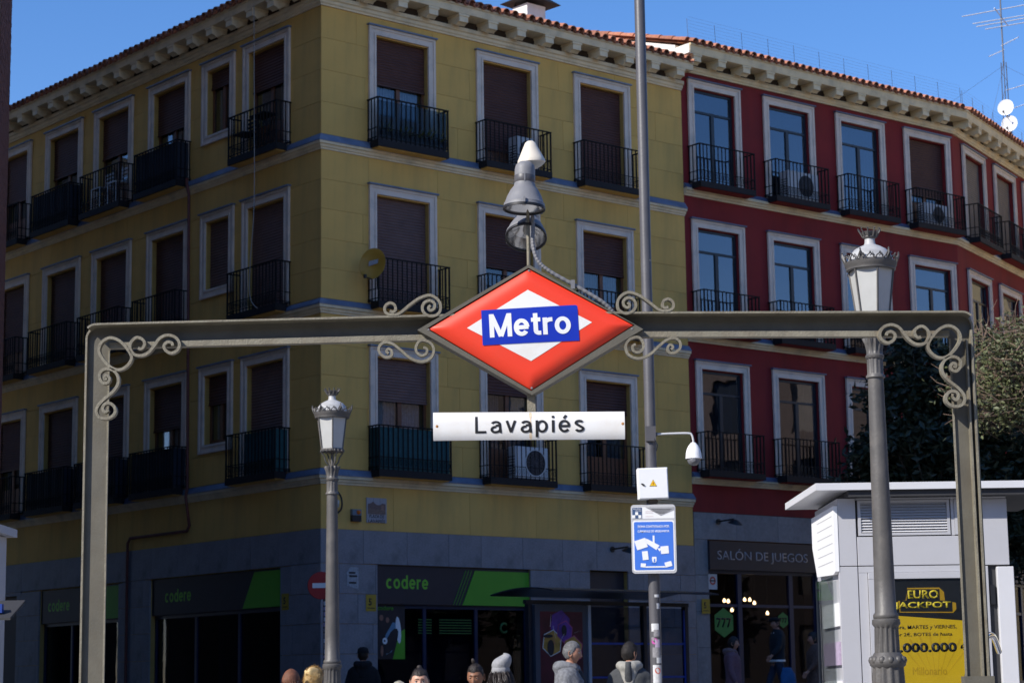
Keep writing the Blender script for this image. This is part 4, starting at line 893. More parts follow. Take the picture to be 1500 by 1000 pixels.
    for k in range(18):
        a = 2*pi*k/18; a2 = a+pi/18; big = k % 3 == 0
        def q(r, an, z): return (r*math.cos(an), r*math.sin(an), ztp+z)
        hh = .125 if big else .095
        cr_.tube([q(.186, a-pi/18, .055), q(.196, a-pi/30, .08), q(.203, a, hh), q(.196, a+pi/30, .08), q(.186, a2, .055)], .0055, 4)
        cr_.lathe([(0, -.008), (.009, 0), (0, .010)], 6, q(.205, a, hh+.005))
        if big: cr_.add([q(.190, a-.1, .05), q(.212, a, .10), q(.190, a+.1, .05), q(.208, a, .145)], [(0, 1, 3), (1, 2, 3), (0, 3, 2)])
        cr_.tube([q(.188, a, .075), q(.192, a+.09, .10), q(.188, a+.17, .075)], .004, 4)
    P('crown_gallery', cr_, LAMPG, 1.)
    tp = MB(); tp.lathe([(.038, ztp+.235), (.05, ztp+.245), (.05, ztp+.252), (.045, ztp+.256), (.058, ztp+.285), (.052, ztp+.288), (.03, ztp+.27)], 24)
    for k in range(10): a = 2*pi*k/10; tp.tube([(.05*math.cos(a), .05*math.sin(a), ztp+.25), (.064*math.cos(a), .064*math.sin(a), ztp+.275), (.080*math.cos(a), .080*math.sin(a), ztp+.302)], .006, 4); tp.lathe([(0, -.007), (.008, 0), (0, .009)], 6, (.080*math.cos(a), .080*math.sin(a), ztp+.306))
    P('finial_crown', tp, LAMPG, 1.)
    t.scale = (s, s, s); return t
street_lamp((2.615, 15.0, .205), 'nearer lantern street lamp at the right, its head above the gantry beam')
street_lamp((-1.872, 21.6, .045), 'smaller farther lantern street lamp in front of the yellow building corner')
# ------------------------------------------------------------------ CCTV POLE AND ITS FITTINGS
PX, PY = 1.245, 19.0
t = empty('camera_pole', (PX, PY, .2), 0, 'tall plain grey metal pole rising out of the top of the picture', 'pole')
m = MB(); m.lathe([(.052, 0), (.052, 3.0), (.050, 3.02), (.049, 9.5), (.045, 9.52)], 28); obj('shaft', m, GALV, t, smooth=.8)
m = MB(); m.lathe([(.09, 0), (.09, .25), (.06, .3)], 20); obj('foot_sleeve', m, GALV, t, smooth=.8)
m = MB(); m.lathe([(0, -.008), (.008, 0), (0, .008)], 8, (.035, -.04, 5.32)); obj('bolt', m, ZINC, t)
rr = random.Random(12)
stk = [mat('sticker_white', (.6, .6, .6), .6, .15, 40), mat('sticker_pink', (.45, .06, .30), .6, .1), mat('sticker_grey', (.25, .24, .25), .7, .3, 60), mat('sticker_red', (.5, .08, .05), .6, .1), mat('sticker_lilac', (.42, .34, .46), .7, .2, 40), mat('sticker_olive', (.30, .32, .16), .7, .2, 40)]
def sticker(pole, r, a, z, w_, h, mm, label, parent=None):
    """paper wrapped round a pole"""
    m = MB(); n = 6; vs = []
    for k in range(n+1): an = a+(k/n-.5)*w_/r; vs += [(r*math.cos(an), r*math.sin(an), -h/2), (r*math.cos(an), r*math.sin(an), h/2)]
    m.add(vs, [(2*k, 2*k+2, 2*k+3, 2*k+1) for k in range(n)]); return obj('sticker', m, mm, parent or pole, (0, 0, z), fix=False)
F = -pi/2
for a, z, w_, h, i in ((F+.35, 2.26, .045, .025, 0), (F+.55, 2.17, .03, .05, 0), (F-.1, 1.98, .07, .07, 0), (F+.2, 1.93, .06, .06, 2), (F+.3, 1.84, .05, .07, 4), (F+.1, 1.76, .08, .09, 2), (F+.5, 1.70, .05, .07, 0), (F+.15, 1.55, .085, .20, 0), (F+.05, 1.36, .08, .12, 5), (F+.3, 1.22, .09, .1, 0), (F-.2, 1.45, .03, .06, 4), (F-.5, 1.88, .03, .03, 2), (F+.6, 1.38, .04, .1, 2)): sticker(t, .0535+.0004*i, a, z, w_, h, stk[i], '')
for a, z, s, i in ((F-.25, 1.86, .028, 1), (F+.2, 1.60, .027, 3)):
    m = MB(); pts = ell(0, 0, s, s, 16); m.add([(.0555*math.cos(a+x/.0555), .0555*math.sin(a+x/.0555), z_) for x, z_ in pts], [tuple(range(16))]); obj('round_sticker', m, stk[i], t, (0, 0, z), fix=False)
b = empty('control_box', (1.247, 18.91, 3.46), R(2), 'white square control box with a yellow warning triangle, strapped to the tall pole', 'box')
m = MB(); m.box(-.137, .137, -.05, .05, -.14, .14); o = obj('housing', m, WPR, b, rot=(0, R(-1.5), 0)); mb = o.modifiers.new('b', 'BEVEL'); mb.width = .006; mb.segments = 2
m = MB(); m.box(-.128, .128, -.056, -.0505, -.131, .131); obj('door', m, WPR, b, rot=(0, R(-1.5), 0))
m = MB(); m.prism([(-.03, -.024), (.03, -.024), (0, .03)], -.060, -.0565); obj('warning_triangle', m, YPR, b); m = MB(); m.prism([(-.033, -.0265), (.033, -.0265), (0, .034)], -.0585, -.0562); obj('triangle_edge', m, BLK, b); m = MB(); m.prism([(.004, .014), (-.007, -.002), (-.001, -.002), (-.004, -.018), (.007, .001), (.001, .001)], -.062, -.0602); obj('lightning_bolt', m, mat('orange_print', (.6, .12, .01), .5), b)
m = MB(); m.prism(ell(-.092, -.012, .02, .008, 10, -.5), -.064, -.0565); obj('lock', m, BLK, b); m = MB(); m.box(-.05, .05, .05, .08, -.16, -.12); m.box(-.05, .05, .05, .08, .12, .15); m.box(-.035, .035, -.02, .08, -.175, -.141); obj('strap', m, BARK, b)
s = empty('municipal_sign', (1.245, 18.90, 2.965), 0, 'blue municipal surveillance sign with a camera drawing and torn white stickers, on the tall pole', 'sign')
def rrect(w_, h, r, n=5): return [(sx*(w_/2-r)+r*math.cos(a), sz*(h/2-r)+r*math.sin(a)) for sx, sz, a0 in ((1, 1, 0), (-1, 1, pi/2), (-1, -1, pi), (1, -1, 3*pi/2)) for a in [a0+pi/2*k/n for k in range(n+1)]]
LB = mat('municipal_blue', (.055, .18, .66), .45, .03); DBL = mat('police_blue', (.05, .09, .19), .5, .05)
def sp(name, poly, y, mm, par=None, dx=0, dz=0): m = MB(); m.prism([(x+dx, z+dz) for x, z in poly], y-.0012, y); return obj(name, m, mm, par or s)
m = MB(); m.prism(rrect(.40, .615, .03), -.004, .004); obj('plate', m, mat('sign_grey', (.5, .5, .51), .4, .05), s)
sp('upper_field', [(-.185, .285), (.185, .285), (.19, .275), (.19, .182), (-.19, .182), (-.19, .275)], -.0045, WPR)
sp('grey_triangle', [(-.07, .284), (.188, .284), (.188, .255), (.07, .205)], -.0062, mat('mid_grey', (.34, .34, .35), .5)); sp('police_field', [(-.185, .282), (-.10, .282), (-.10, .184), (-.188, .184), (-.188, .275)], -.0062, DBL)
for x, z in ((-.148, .228), (-.175, .2), (-.12, .2)): sp('check', [(x-.013, z-.014), (x+.013, z-.014), (x+.013, z+.014), (x-.013, z+.014)], -.0078, WPR)
text('lettering', 'POLICÍA', .07, .013, WPR, s, T((-.143, -.0076, .27)), bold=.01, ext=.001); text('lettering', 'MADRID', .05, .009, WPR, s, T((-.13, -.0076, .252)), bold=.01, ext=.001)
for k, (w_, z) in enumerate(((.18, .262), (.15, .250), (.11, .238), (.06, .226))): sp('text_line', [(.075-w_/2, z), (.075+w_/2, z), (.075+w_/2, z+.004), (.075-w_/2, z+.004)], -.0078, BLK)
for z in (.245, .231, .2): sp('text_line', [(-.07, z), (.0, z), (.0, z+.002), (-.07, z+.002)], -.0062, mat('pale_red_print', (.6, .42, .38), .5))
sp('white_border', rrect(.375, .455, .022), -.0045, WPR, dz=-.062); sp('blue_field', rrect(.35, .43, .015), -.0062, LB, dz=-.062)
text('lettering', 'ZONA CONTROLADA POR', .285, .022, WPR, s, T((0, -.0064, .110)), bold=.02, ext=.0015); text('lettering', 'CÁMARAS DE VIGILANCIA', .285, .026, WPR, s, T((0, -.0064, .070)), bold=.02, ext=.0015)
sp('camera_stem', [(-.01, -.04), (.006, -.04), (.006, .03), (-.01, .03)], -.0076, WPR); sp('camera_body', [(-.09, -.01), (-.06, -.045), (.02, -.1), (.05, -.06), (-.05, -.005), (-.09, .01)], -.0078, WPR); sp('camera_lens', [(.03, -.085), (.05, -.115), (.065, -.085)], -.0076, WPR)
sp('coat_of_arms', [(-.02, -.16), (.02, -.16), (.02, -.195), (.012, -.21), (-.012, -.21), (-.02, -.195)], -.0076, WPR); sp('arms_figure', [(-.006, -.205), (.008, -.205), (.006, -.175), (-.004, -.18)], -.0090, LB); text('lettering', 'MADRID', .045, .009, WPR, s, T((0, -.0064, -.222)), bold=.01, ext=.001)
for (cx, cz, w_, h, a) in ((-.115, -.045, .10, .085, .3), (.095, -.100, .072, .068, .08), (-.08, -.148, .052, .078, .1), (-.1, -.235, .045, .035, -.1), (.125, -.228, .062, .045, .25), (.01, -.25, .18, .012, 0)):
    q = [(cx+x*math.cos(a)-z*math.sin(a), cz+x*math.sin(a)+z*math.cos(a)) for x, z in ((-w_/2, -h/2), (w_/2, -h/2), (w_/2, h/2), (-w_/2, h/2))]; sp('torn_sticker', q, -.0094, WPR)
m = MB(); 
for z in (-.2, .2): m.box(-.06, .06, .004, .05, z-.015, z+.015)
obj('bracket', m, GALV, s)
c = empty('dome_camera', (PX, PY, 3.9), 0, 'white dome surveillance camera hanging from an arm on the tall pole', 'camera')
m = MB(); m.box(-.045, .045, -.075, .02, -.05, .085); m.box(.02, .06, -.06, .0, .0, .03); obj('mount_plate', m, GALV, c); m = MB(); m.tube([tuple(p) for p in crm([(.04, -.03, .015), (.2, -.03, .02), (.345, -.03, .02), (.375, -.03, .0), (.385, -.03, -.045), (.385, -.03, -.07)], 6)], .0095, 8); obj('arm', m, ACW, c, smooth=1.)
m = MB(); m.lathe([(.02, .0), (.028, -.01), (.045, -.03), (.062, -.065), (.070, -.10), (.073, -.135), (.075, -.145), (.068, -.150)], 28, (.385, -.03, -.065)); obj('camera_hood', m, WPR, c, smooth=.8)
m = MB(); m.lathe([(.062, -.148), (.060, -.165), (.050, -.19), (.028, -.207), (0, -.212)], 24, (.385, -.03, -.065)); obj('camera_dome', m, mat('smoked_dome', (.16, .16, .17), .12, .05), c, smooth=.8)
m = MB(); m.lathe([(0, -.02), (.024, -.015), (.024, .015), (0, .02)], 12, (0, 0, 0), mx=T((.37, -.085, -.225)) @ RX(pi/2)); obj('camera_lens', m, ZINC, c); m = MB(); m.tube([(.03, -.07, -.03), (.055, -.08, -.09), (.045, -.08, -.14), (.03, -.07, -.11)], .006, 6); obj('cable_loop', m, BLK, c)
# ------------------------------------------------------------------ LOTTERY KIOSK
kr = Vector((3.17, 17.1, .19)); K = empty('kiosk', kr, 0, 'pale grey lottery kiosk with flat roof, louvre vents and yellow-black jackpot poster', 'kiosk')
def kb(name, x0, x1, y0, y1, z0, z1, m, parent=K, bev=0):
    mb = MB(); mb.box(x0-kr.x, x1-kr.x, y0-kr.y, y1-kr.y, z0-kr.z, z1-kr.z); o = obj(name, mb, m, parent)
    if bev: b_ = o.modifiers.new('bevel', 'BEVEL'); b_.width = bev; b_.segments = 2
    return o
kf = 16.5
m = MB(); rp = [(2.345, 16.33), (4.6, 16.33), (4.6, 18.1), (2.33, 18.1)]
m.prism([(x-kr.x, y-kr.y) for x, y in rp], 3.14-kr.z, 3.195-kr.z, 'z'); ro = obj('roof_slab', m, KIOW, K); kb('roof_gutter', 2.6, 4.3, 16.36, 18.0, 3.09, 3.139, KIOD, ro)
kb('body', 2.57, 3.86, kf+.03, 17.75, .2, 3.09, KIOD)
kb('upper_panel', 2.531, 2.672, kf, kf+.04, 2.562, 3.088, KIO, bev=.003); kb('upper_panel', 2.678, 3.62, kf, kf+.04, 2.562, 2.786, KIO, bev=.003); kb('upper_panel', 3.42, 3.445, kf+.001, kf+.04, 2.79, 3.088, KIO); kb('upper_panel', 2.678, 3.855, kf, kf+.04, 3.074, 3.088, KIO); kb('upper_panel', 3.60, 3.86, kf, kf+.04, 2.555, 3.07, KIO, bev=.003)
kb('side_wall', 2.532, 2.56, kf+.041, 17.74, 2.56, 3.088, KIO); kb('side_wall', 2.535, 2.56, kf+.041, 17.74, .25, 2.55, KIO)
kb('corner_panel', 2.525, 2.672, kf, kf+.04, .25, 2.556, KIO, bev=.003); kb('lower_panel', 2.678, 3.60, kf+.002, kf+.04, .25, 1.2, KIO); kb('lower_panel', 2.678, 3.60, kf+.002, kf+.04, 2.508, 2.556, KIO); kb('lower_panel', 2.678, 2.747, kf+.002, kf+.04, 1.202, 2.506, KIO)
kb('lower_panel', 3.64, 3.69, kf, kf+.04, .25, 2.548, KIO, bev=.003); kb('lower_panel', 3.755, 3.885, kf-.02, kf+.04, .25, 2.54, KIOW, bev=.004); kb('post_strip', 3.605, 3.635, kf-.005, kf+.04, .25, 2.556, KIO)
kb('handle', 3.70, 3.735, kf+.0, kf+.02, 2.25, 2.4, BLK)
for (x0, x1) in ((2.690, 3.41), (3.447, 3.60)):
    v = kb('vent_frame', x0, x0+.022, kf-.006, kf+.03, 2.795, 3.07, KIO); kb('vent_edge', x1-.022, x1, kf-.006, kf+.03, 2.795, 3.07, KIO, v); kb('vent_edge', x0+.022, x1-.022, kf-.006, kf+.03, 2.795, 2.815, KIO, v); kb('vent_edge', x0+.022, x1-.022, kf-.006, kf+.03, 3.05, 3.07, KIO, v)
    for k in range(11):
        z = 2.822+.0215*k; mb = MB(); mb.prism([(kf-.004-kr.y, z-kr.z), (kf+.0-kr.y, z-kr.z), (kf+.026-kr.y, z+.020-kr.z), (kf+.022-kr.y, z+.021-kr.z)], x0+.023-kr.x, x1-.023-kr.x, 'x'); obj('louvre', mb, KIOW, v)
m = MB(); m.lathe([(0, -.004), (.019, -.003), (.021, 0)], 16, mx=T((2.588-kr.x, kf-kr.y, 2.868-kr.z)) @ RX(pi/2) @ T((0, 0, 0))); obj('round_port', m, BLK, K)
m = MB(); m.prism([(y-kr.y, z-kr.z) for y, z in ((kf-.005, 3.03), (kf-.005, 2.52), (kf+.10, 2.50), (17.5, 2.53), (17.72, 2.78), (17.72, 3.03))], 2.497-kr.x, 2.529-kr.x, 'x'); nb = obj('side_flap', m, WPR, K)
for k in range(6): m = MB(); m.prism([(y-kr.y, z-kr.z) for y, z in ((kf+.08, 2.96-.07*k), (kf+.08, 2.955-.07*k), (17.4, 2.955-.07*k), (17.4, 2.96-.07*k))], 2.4945-kr.x, 2.4968-kr.x, 'x'); obj('paper_notice', m, mat('notice_paper', (.55, .56, .58), .7, .1, 90), nb)
m = MB(); m.prism([(y-kr.y, z-kr.z) for y, z in ((kf+.2, 2.49), (kf+.2, .4), (17.6, .4), (17.6, 2.49))], 2.50-kr.x, 2.507-kr.x, 'x'); obj('side_glass', m, GLC, K); kb('side_rail', 2.497, 2.52, 17.58, 17.62, .3, 2.5, ALU)
for k, zz in enumerate((2.3, 2.0, 1.7, 1.4)): kb('magazine_rack', 2.512, 2.534, kf+.05, 17.4, zz-.2, zz-.02, (WPR, stk[4], WPR, stk[0])[k])
# poster case
pc = kb('poster_frame', 2.75, 3.56, kf-.025, kf+.0, 2.455, 2.505, KIO, bev=.003); kb('frame_side', 2.75, 2.80, kf-.025, kf, 1.15, 2.454, KIO, pc); kb('frame_side', 3.53, 3.58, kf-.025, kf, 1.15, 2.454, KIO, pc); kb('frame_side', 2.801, 3.529, kf-.025, kf, 1.15, 1.2, KIO, pc)
def kp(name, poly, y, m, parent): mb = MB(); mb.prism([(x-kr.x, z-kr.z) for x, z in poly], y-kr.y-.001, y-kr.y); return obj(name, mb, m, parent)
po = kp('poster_yellow', [(2.801, 1.2), (3.529, 1.2), (3.529, 2.454), (2.801, 2.454)], kf-.004, YPR, K); kp('poster_black', [(2.801, 2.186), (3.529, 2.124), (3.529, 2.454), (2.801, 2.454)], kf-.0055, BLK, po)
YL = mat('jackpot_yellow', (.85, .62, .03), .5, .03); YSH = mat('jackpot_shadow', (.55, .30, .01), .5, .03)
def kt(s_, x0, x1, z0, z1, m, y, bold=0, sh=0): text('lettering', s_, x1-x0, z1-z0, m, po, T(((x0+x1)/2-kr.x, y-kr.y, (z0+z1)/2-kr.z)) @ RY(0), bold=bold, ext=.001, shear=sh)
kp('block_shadow', [(3.05, 2.29), (3.33, 2.29), (3.355, 2.32), (3.355, 2.29), (3.42, 2.27), (3.425, 2.19), (3.36, 2.185), (2.98, 2.20), (2.98, 2.29), (3.03, 2.29), (3.03, 2.385), (3.29, 2.385), (3.335, 2.35), (3.335, 2.29)][::1] if False else [(2.985, 2.195), (3.40, 2.188), (3.425, 2.215), (3.425, 2.265), (3.34, 2.285), (3.335, 2.35), (3.30, 2.385), (3.05, 2.385), (3.035, 2.29), (2.975, 2.285)], kf-.0070, YSH, po)
kp('block_inset', [(2.99, 2.203), (3.395, 2.197), (3.395, 2.282), (3.30, 2.285), (3.30, 2.372), (3.045, 2.374), (3.042, 2.288), (2.99, 2.287)], kf-.0085, BLK, po)
kt('EURO', 3.052, 3.292, 2.300, 2.366, YL, kf-.0095, .03); kt('JACKPOT', 2.945, 3.385, 2.213, 2.276, YL, kf-.0095, .03)
kt('Ahora, MARTES y VIERNES,', 2.90, 3.42, 2.060, 2.096, BLK, kf-.0055, .006); kt('por 2€, BOTES de hasta', 2.93, 3.385, 2.005, 2.040, BLK, kf-.0055, .006); kt('10.000.000 €', 2.86, 3.535, 1.888, 1.965, BLK, kf-.0055, .045)
kt('Millonario', 3.065, 3.33, 1.715, 1.775, mat('faint_yellow_print', (.60, .36, .01), .5), kf-.0055, 0)
for k in range(16):
    a = pi*(k+.5)/16; kp('ray', [(3.25+.06*math.cos(a), 1.62+.06*math.sin(a)), (3.25+.42*math.cos(a-.02), 1.62+.42*math.sin(a-.02)), (3.25+.42*math.cos(a+.02), 1.62+.42*math.sin(a+.02))], kf-.0045, mat('ray_yellow', (.72, .43, .01), .5), po) if 1.62+.42*math.sin(a) < 2.1 and abs(.42*math.cos(a)) < .27 else None
kp('case_glass', [(2.801, 1.2), (3.529, 1.2), (3.529, 2.454), (2.801, 2.454)], kf-.016, GLC, pc)
# kiosk cut by the left edge
k2 = empty('side_kiosk', (-5.70, 17.8, .18), 0, 'grey kiosk roof slab and wall edge cut off by the left side of the picture', 'kiosk')
m = MB(); m.box(-1.2, 1.26, -.8, 1.0, 2.87, 2.94); obj('roof_slab', m, KIO, k2); m = MB(); m.box(-1.1, 1.19, -.6, .9, 0, 2.86); obj('body', m, KIO, k2)
m = MB(); m.add([(.9, -.95, 2.07), (1.68, -.95, 2.07), (1.72, -.62, 2.22), (.9, -.62, 2.22), (.9, -.95, 2.09), (1.68, -.95, 2.09), (1.72, -.62, 2.24), (.9, -.62, 2.24)], [(0, 3, 2, 1), (4, 5, 6, 7), (0, 1, 5, 4), (1, 2, 6, 5), (2, 3, 7, 6), (3, 0, 4, 7)]); obj('counter_flap', m, KIOD, k2)
m = MB(); m.box(1.42, 1.6, -.9, -.84, 2.13, 2.2); obj('blue_label', m, BLUEP, k2)
# railing of the stairs
rl = empty('stair_handrail', (2.72, 13.2, .15), 0, 'curved steel handrail of the metro stairs, low beside the right gantry post', 'handrail')
m = MB(); m.tube([tuple(p) for p in crm([(.0, 0, .0), (.03, 0, 1.3), (.07, 0, 1.53), (.16, 0, 1.73), (.3, .3, 1.79), (.5, 1.0, 1.7)], 8)], .02, 10); obj('tube', m, CHR, rl, smooth=1.)
# ------------------------------------------------------------------ NO ENTRY SIGN
ne = empty('no_entry_sign', (-3.305, 36., zg(36)), 0, 'round red no entry sign on a sticker covered post, half behind the farther lamp', 'sign'); zc = 3.472-zg(36)
m = MB(); m.tube([(.06, .05, 0), (.06, .05, zc+.1)], .035, 12); obj('post', m, GALV, ne, smooth=1.)
m = MB(); m.lathe([(0, -.012), (.225, -.012), (.235, -.004), (.235, .008), (0, .008)], 40, mx=T((0, 0, zc)) @ RX(pi/2) @ Matrix.Scale(-1, 4, (0, 0, 1))); obj('disc', m, mat('no_entry_red', (.42, .012, .012), .4, .04), ne, smooth=.5)
m = MB(); m.box(-.15, .15, -.016, -.0125, zc-.042, zc+.042); obj('white_bar', m, WPR, ne)
for k in range(14): sticker(ne, .0365, F+rr.uniform(-.6, .3), zc-.30-.09*k, .05, rr.uniform(.04, .08), rr.choice([stk[2], stk[4], stk[0]]), '').location.x = .06
for o in ne.children:
    if o.name.startswith('sticker'): o.location.y = .05
# ------------------------------------------------------------------ BUS SHELTER
bs = empty('bus_shelter', (.41, 36.5, 1.1), yB, 'dark bus shelter with curved canopy, advertising case and glass back panels', 'bus shelter')
def sh(name, mb, m, parent=bs, **k): return obj(name, mb, m, parent, **k)
m = MB(); n = 14
for k in range(n): 
    t0, t1 = k/n, (k+1)/n; y0, y1 = -.1+1.7*t0, -.1+1.7*t1; z0, z1 = 2.22+.13*math.sin(pi*(.15+.75*t0)), 2.22+.13*math.sin(pi*(.15+.75*t1)); m.add([(.22, y0, z0), (4.3, y0, z0), (4.3, y1, z1), (.22, y1, z1), (.22, y0, z0-.025), (4.3, y0, z0-.025), (4.3, y1, z1-.025), (.22, y1, z1-.025)], [(0, 1, 2, 3), (7, 6, 5, 4), (0, 3, 7, 4), (1, 5, 6, 2)]+([(0, 4, 5, 1)] if k == 0 else [])+([(3, 2, 6, 7)] if k == n-1 else []))
sh('canopy', m, mat('dark_canopy', (.03, .034, .045), .3, .1), smooth=.6)
m = MB(); m.box(.2, 4.2, .60, .68, 2.06, 2.13); sh('canopy_beam', m, ALU)
for x in (.28, 1.62, 3.05, 4.12): m = MB(); m.box(x-.04, x+.04, .58, .68, -.05, 2.06); sh('post', m, ALU)
m = MB(); m.box(.34, 1.56, .52, .72, .3, 2.05); ca = sh('advertising_case', m, mat('case_frame', (.06, .07, .09), .4, .1)); m = MB(); m.box(1.565, 1.575, .50, .74, .2, 2.05); m.box(1.565, 1.64, .50, .512, .2, 2.05); sh('light_edge', m, mat('pale_grey_edge', (.42, .42, .44), .4, .05), ca)
def cp_(name, poly, y, mm): m = MB(); m.prism(poly, y-.001, y); return sh(name, m, mm, ca)
AD = mat('poster_wine', (.10, .008, .02), .4, .5, 3); cp_('poster', [(.45, .38), (1.45, .38), (1.45, 1.93), (.45, 1.93)], .519, AD)
PU = mat('poster_purple', (.13, .04, .28), .4, .4, 6); PY_ = mat('poster_ochre', (.50, .27, .05), .4, .4, 9); PP = mat('poster_pink', (.50, .08, .20), .4, .3, 6)
def hexa(cx, cz, r, a=0): return [(cx+r*math.sin(a+pi*k/3), cz+r*math.cos(a+pi*k/3)) for k in range(6)]
for i, (cx, cz, r, mm) in enumerate(((.92, 1.72, .24, PU), (.72, 1.38, .24, WPR), (.72, 1.38, .225, PY_), (1.02, 1.58, .20, PP), (1.02, 1.58, .185, PU), (1.2, 1.27, .25, PP), (1.2, 1.27, .232, PY_), (1.3, 1.2, .10, WPR))): cp_('poster_shape', hexa(cx, cz, r, .15), .5165-.0013*i, mm)
for i, (cx, cz, rx, rz_) in enumerate(((.68, 1.3, .08, .14), (1.0, 1.6, .06, .1), (1.2, 1.22, .06, .15), (.62, 1.5, .12, .03))): cp_('poster_shape', ell(cx, cz, rx, rz_), .505-.001*i, PDK)
text('lettering', 'RSO', .2, .1, WPR, ca, T((1.3, .517, .86)), bold=.01); text('lettering', 'RA', .14, .1, WPR, ca, T((1.26, .517, .73)), bold=.01)
for i_ in range(10):
    a_ = .2+i_*.61; x_, z_ = .95+.3*math.cos(a_*2), 1.45+.32*math.sin(a_*1.7); cp_('poster_streak', [(x_-.004, z_), (x_+.004, z_), (x_+.16*math.cos(a_)+.002, z_+.22*math.sin(a_)), (x_+.16*math.cos(a_), z_+.22*math.sin(a_))], .498-.0008*i_, PP if i_ % 2 else WPR)
for z_, w_ in ((.56, .5), (.52, .4), (.46, .55)): cp_('text_line', [(1.38-w_, z_), (1.38, z_), (1.38, z_+.012), (1.38-w_, z_+.012)], .517, PP)
BGL = glassy('shelter_glass', (.50, .55, .62), 1.3)
for a, b_ in ((1.68, 3.0), (3.10, 4.07)): m = MB(); m.box(a, b_, .62, .632, .35, 2.03); sh('glass_panel', m, BGL)
m = MB(); m.box(1.66, 4.08, .60, .617, 1.36, 1.395); m.box(1.66, 4.08, .60, .617, .76, .795); m.box(4.05, 4.078, .59, .616, .3, 2.0); sh('blue_stripe', m, BLUEP)
# ------------------------------------------------------------------ SMALL THINGS ON THE FACADES
def at_wall(W, x, y, z): return W.world(x, y, z)
q = empty('street_plaque', WB.world(1.22, -.002, 4.975), yB, 'square ceramic street name plaque with a painted square, on the yellow wall', 'plaque')
TG = mat('plaque_tile', (.36, .35, .38), .3, .08, 20); n3 = 3
for i in range(3):
    for j in range(3): m = MB(); w3 = .153; m.box(-.23+i*w3+.002, -.23+(i+1)*w3-.002, -.035, -.019, -.23+j*w3+.002, -.23+(j+1)*w3-.002); obj('glazed_tile', m, TG, q)
def pq(poly, mm, i=0): m = MB(); m.prism(poly, -.0375-.001*i, -.0352); obj('painted_shape', m, mm, q)
pq([(-.2, -.07), (.2, -.07), (.2, .02), (-.2, .02)], mat('plaque_sepia', (.20, .13, .10), .5, .5, 60)); pq([(-.2, .02), (-.2, .11), (-.13, .13), (-.08, .16), (-.05, .13), (0, .10), (.08, .10), (.12, .13), (.2, .12), (.2, .02)], mat('plaque_umber', (.16, .10, .09), .5, .6, 70), 1); pq([(.1, .0), (.17, .0), (.17, .1), (.1, .1)], mat('plaque_rose', (.28, .16, .12), .5, .4, 60), 2)
text('lettering', 'PLAZA DE', .34, .06, BLK, q, T((0, -.0355, -.11)), bold=.01); text('lettering', 'LAVAPIÉS', .38, .075, BLK, q, T((0, -.0355, -.19)), bold=.01)
q = empty('alarm_box', WB.world(.735, -.002, 4.86), yB, 'small alarm box with an orange lamp, left of the ceramic plaque', 'alarm'); m = MB(); m.box(-.1, .1, -.09, -.018, -.11, .0); obj('lower_housing', m, ALU, q); m = MB(); m.box(-.1, .1, -.09, -.018, .002, .11); obj('upper_housing', m, mat('alarm_blue_grey', (.16, .2, .24), .4), q); m = MB(); m.lathe([(0, .045), (.03, .035), (.04, .0)], 14, mx=T((.03, -.09, .055)) @ RX(pi/2)); obj('orange_lamp', m, mat('orange_lens', (.7, .14, .01), .25), q, smooth=1.)
def yellow_notice(W, x, z, lab):
    q = empty('yellow_notice', W.world(x, -.04, z), W.rz, lab, 'notice'); m = MB(); m.box(-.115, .115, -.006, 0, -.15, .15); obj('sheet', m, mat('notice_yellow', (.42, .27, .02), .6, .1), q); text('lettering', '5', .07, .13, BLK, q, T((-.02, -.0065, .02)), bold=.03); m = MB(); m.box(-.08, .08, -.0085, -.006, -.10, -.085); obj('text_line', m, BLK, q)
yellow_notice(WB, 1.08, 3.28, 'yellow notice with a black 5 on the stone left of the betting shop'); yellow_notice(WC, .36, 3.35, 'yellow notice with a black 5 on the stone left of the gaming hall'); yellow_notice(WA, -1.08, 3.33, 'small yellow notice on the stone beside the side street shopfront')
q = empty('torn_leaflet', WB.world(.67, -.038, 3.72), yB, 'torn white leaflet with black print pasted on the stone pier', 'leaflet'); m = MB(); m.prism([(-.12, -.14), (.13, -.2), (.13, .2), (-.05, .2), (-.13, .1)], -.004, 0); obj('paper', m, mat('dirty_paper', (.35, .36, .38), .8, .4, 30), q)
for z, w_ in ((.08, .14), (.02, .18), (-.1, .16)): m = MB(); m.box(-.08, -.08+w_, -.0055, -.004, z, z+.035); obj('print', m, PDK, q)
q = empty('no_smoking_notice', WC.world(.66, .05, 4.02-.15), yC, 'small white notice with a red ring at the gaming hall corner', 'notice'); m = MB(); m.box(-.13, .13, -.006, 0, -.16, .16); obj('sheet', m, stk[0], q); m = MB(); m.lathe([(.05, 0), (.09, 0)], 18, mx=T((0, -.007, .02)) @ RX(pi/2)); obj('red_ring', m, stk[3], q, fix=False); m = MB(); m.box(-.08, .08, -.008, -.0062, .005, .035); obj('bar', m, BLK, q)
def wall_lamp(W, x, z, lab):
    q = empty('wall_lamp', W.world(x, 0, z), W.rz, lab, 'wall lamp'); m = MB(); m.tube([(0, -.03, 0), (0, -.5, .02), (.0, -.52, -.02)], .018, 6); m.lathe([(.06, 0), (.06, .03), (0, .03)], 12, mx=T((0, -.03, 0)) @ RX(pi/2)); obj('arm', m, BLK, q); m = MB(); m.lathe([(0, .05), (.05, .04), (.14, -.02), (.16, -.04), (.15, -.045), (0, -.02)], 16, mx=T((.0, -.55, -.04)) @ RX(.3)); obj('shade', m, BLK, q, smooth=1.)
wall_lamp(WC, .8, 5.13, 'black wall lamp above the gaming hall sign'); wall_lamp(WB, 7.1, 4.45, 'black wall lamp on the stone over the bus shelter')
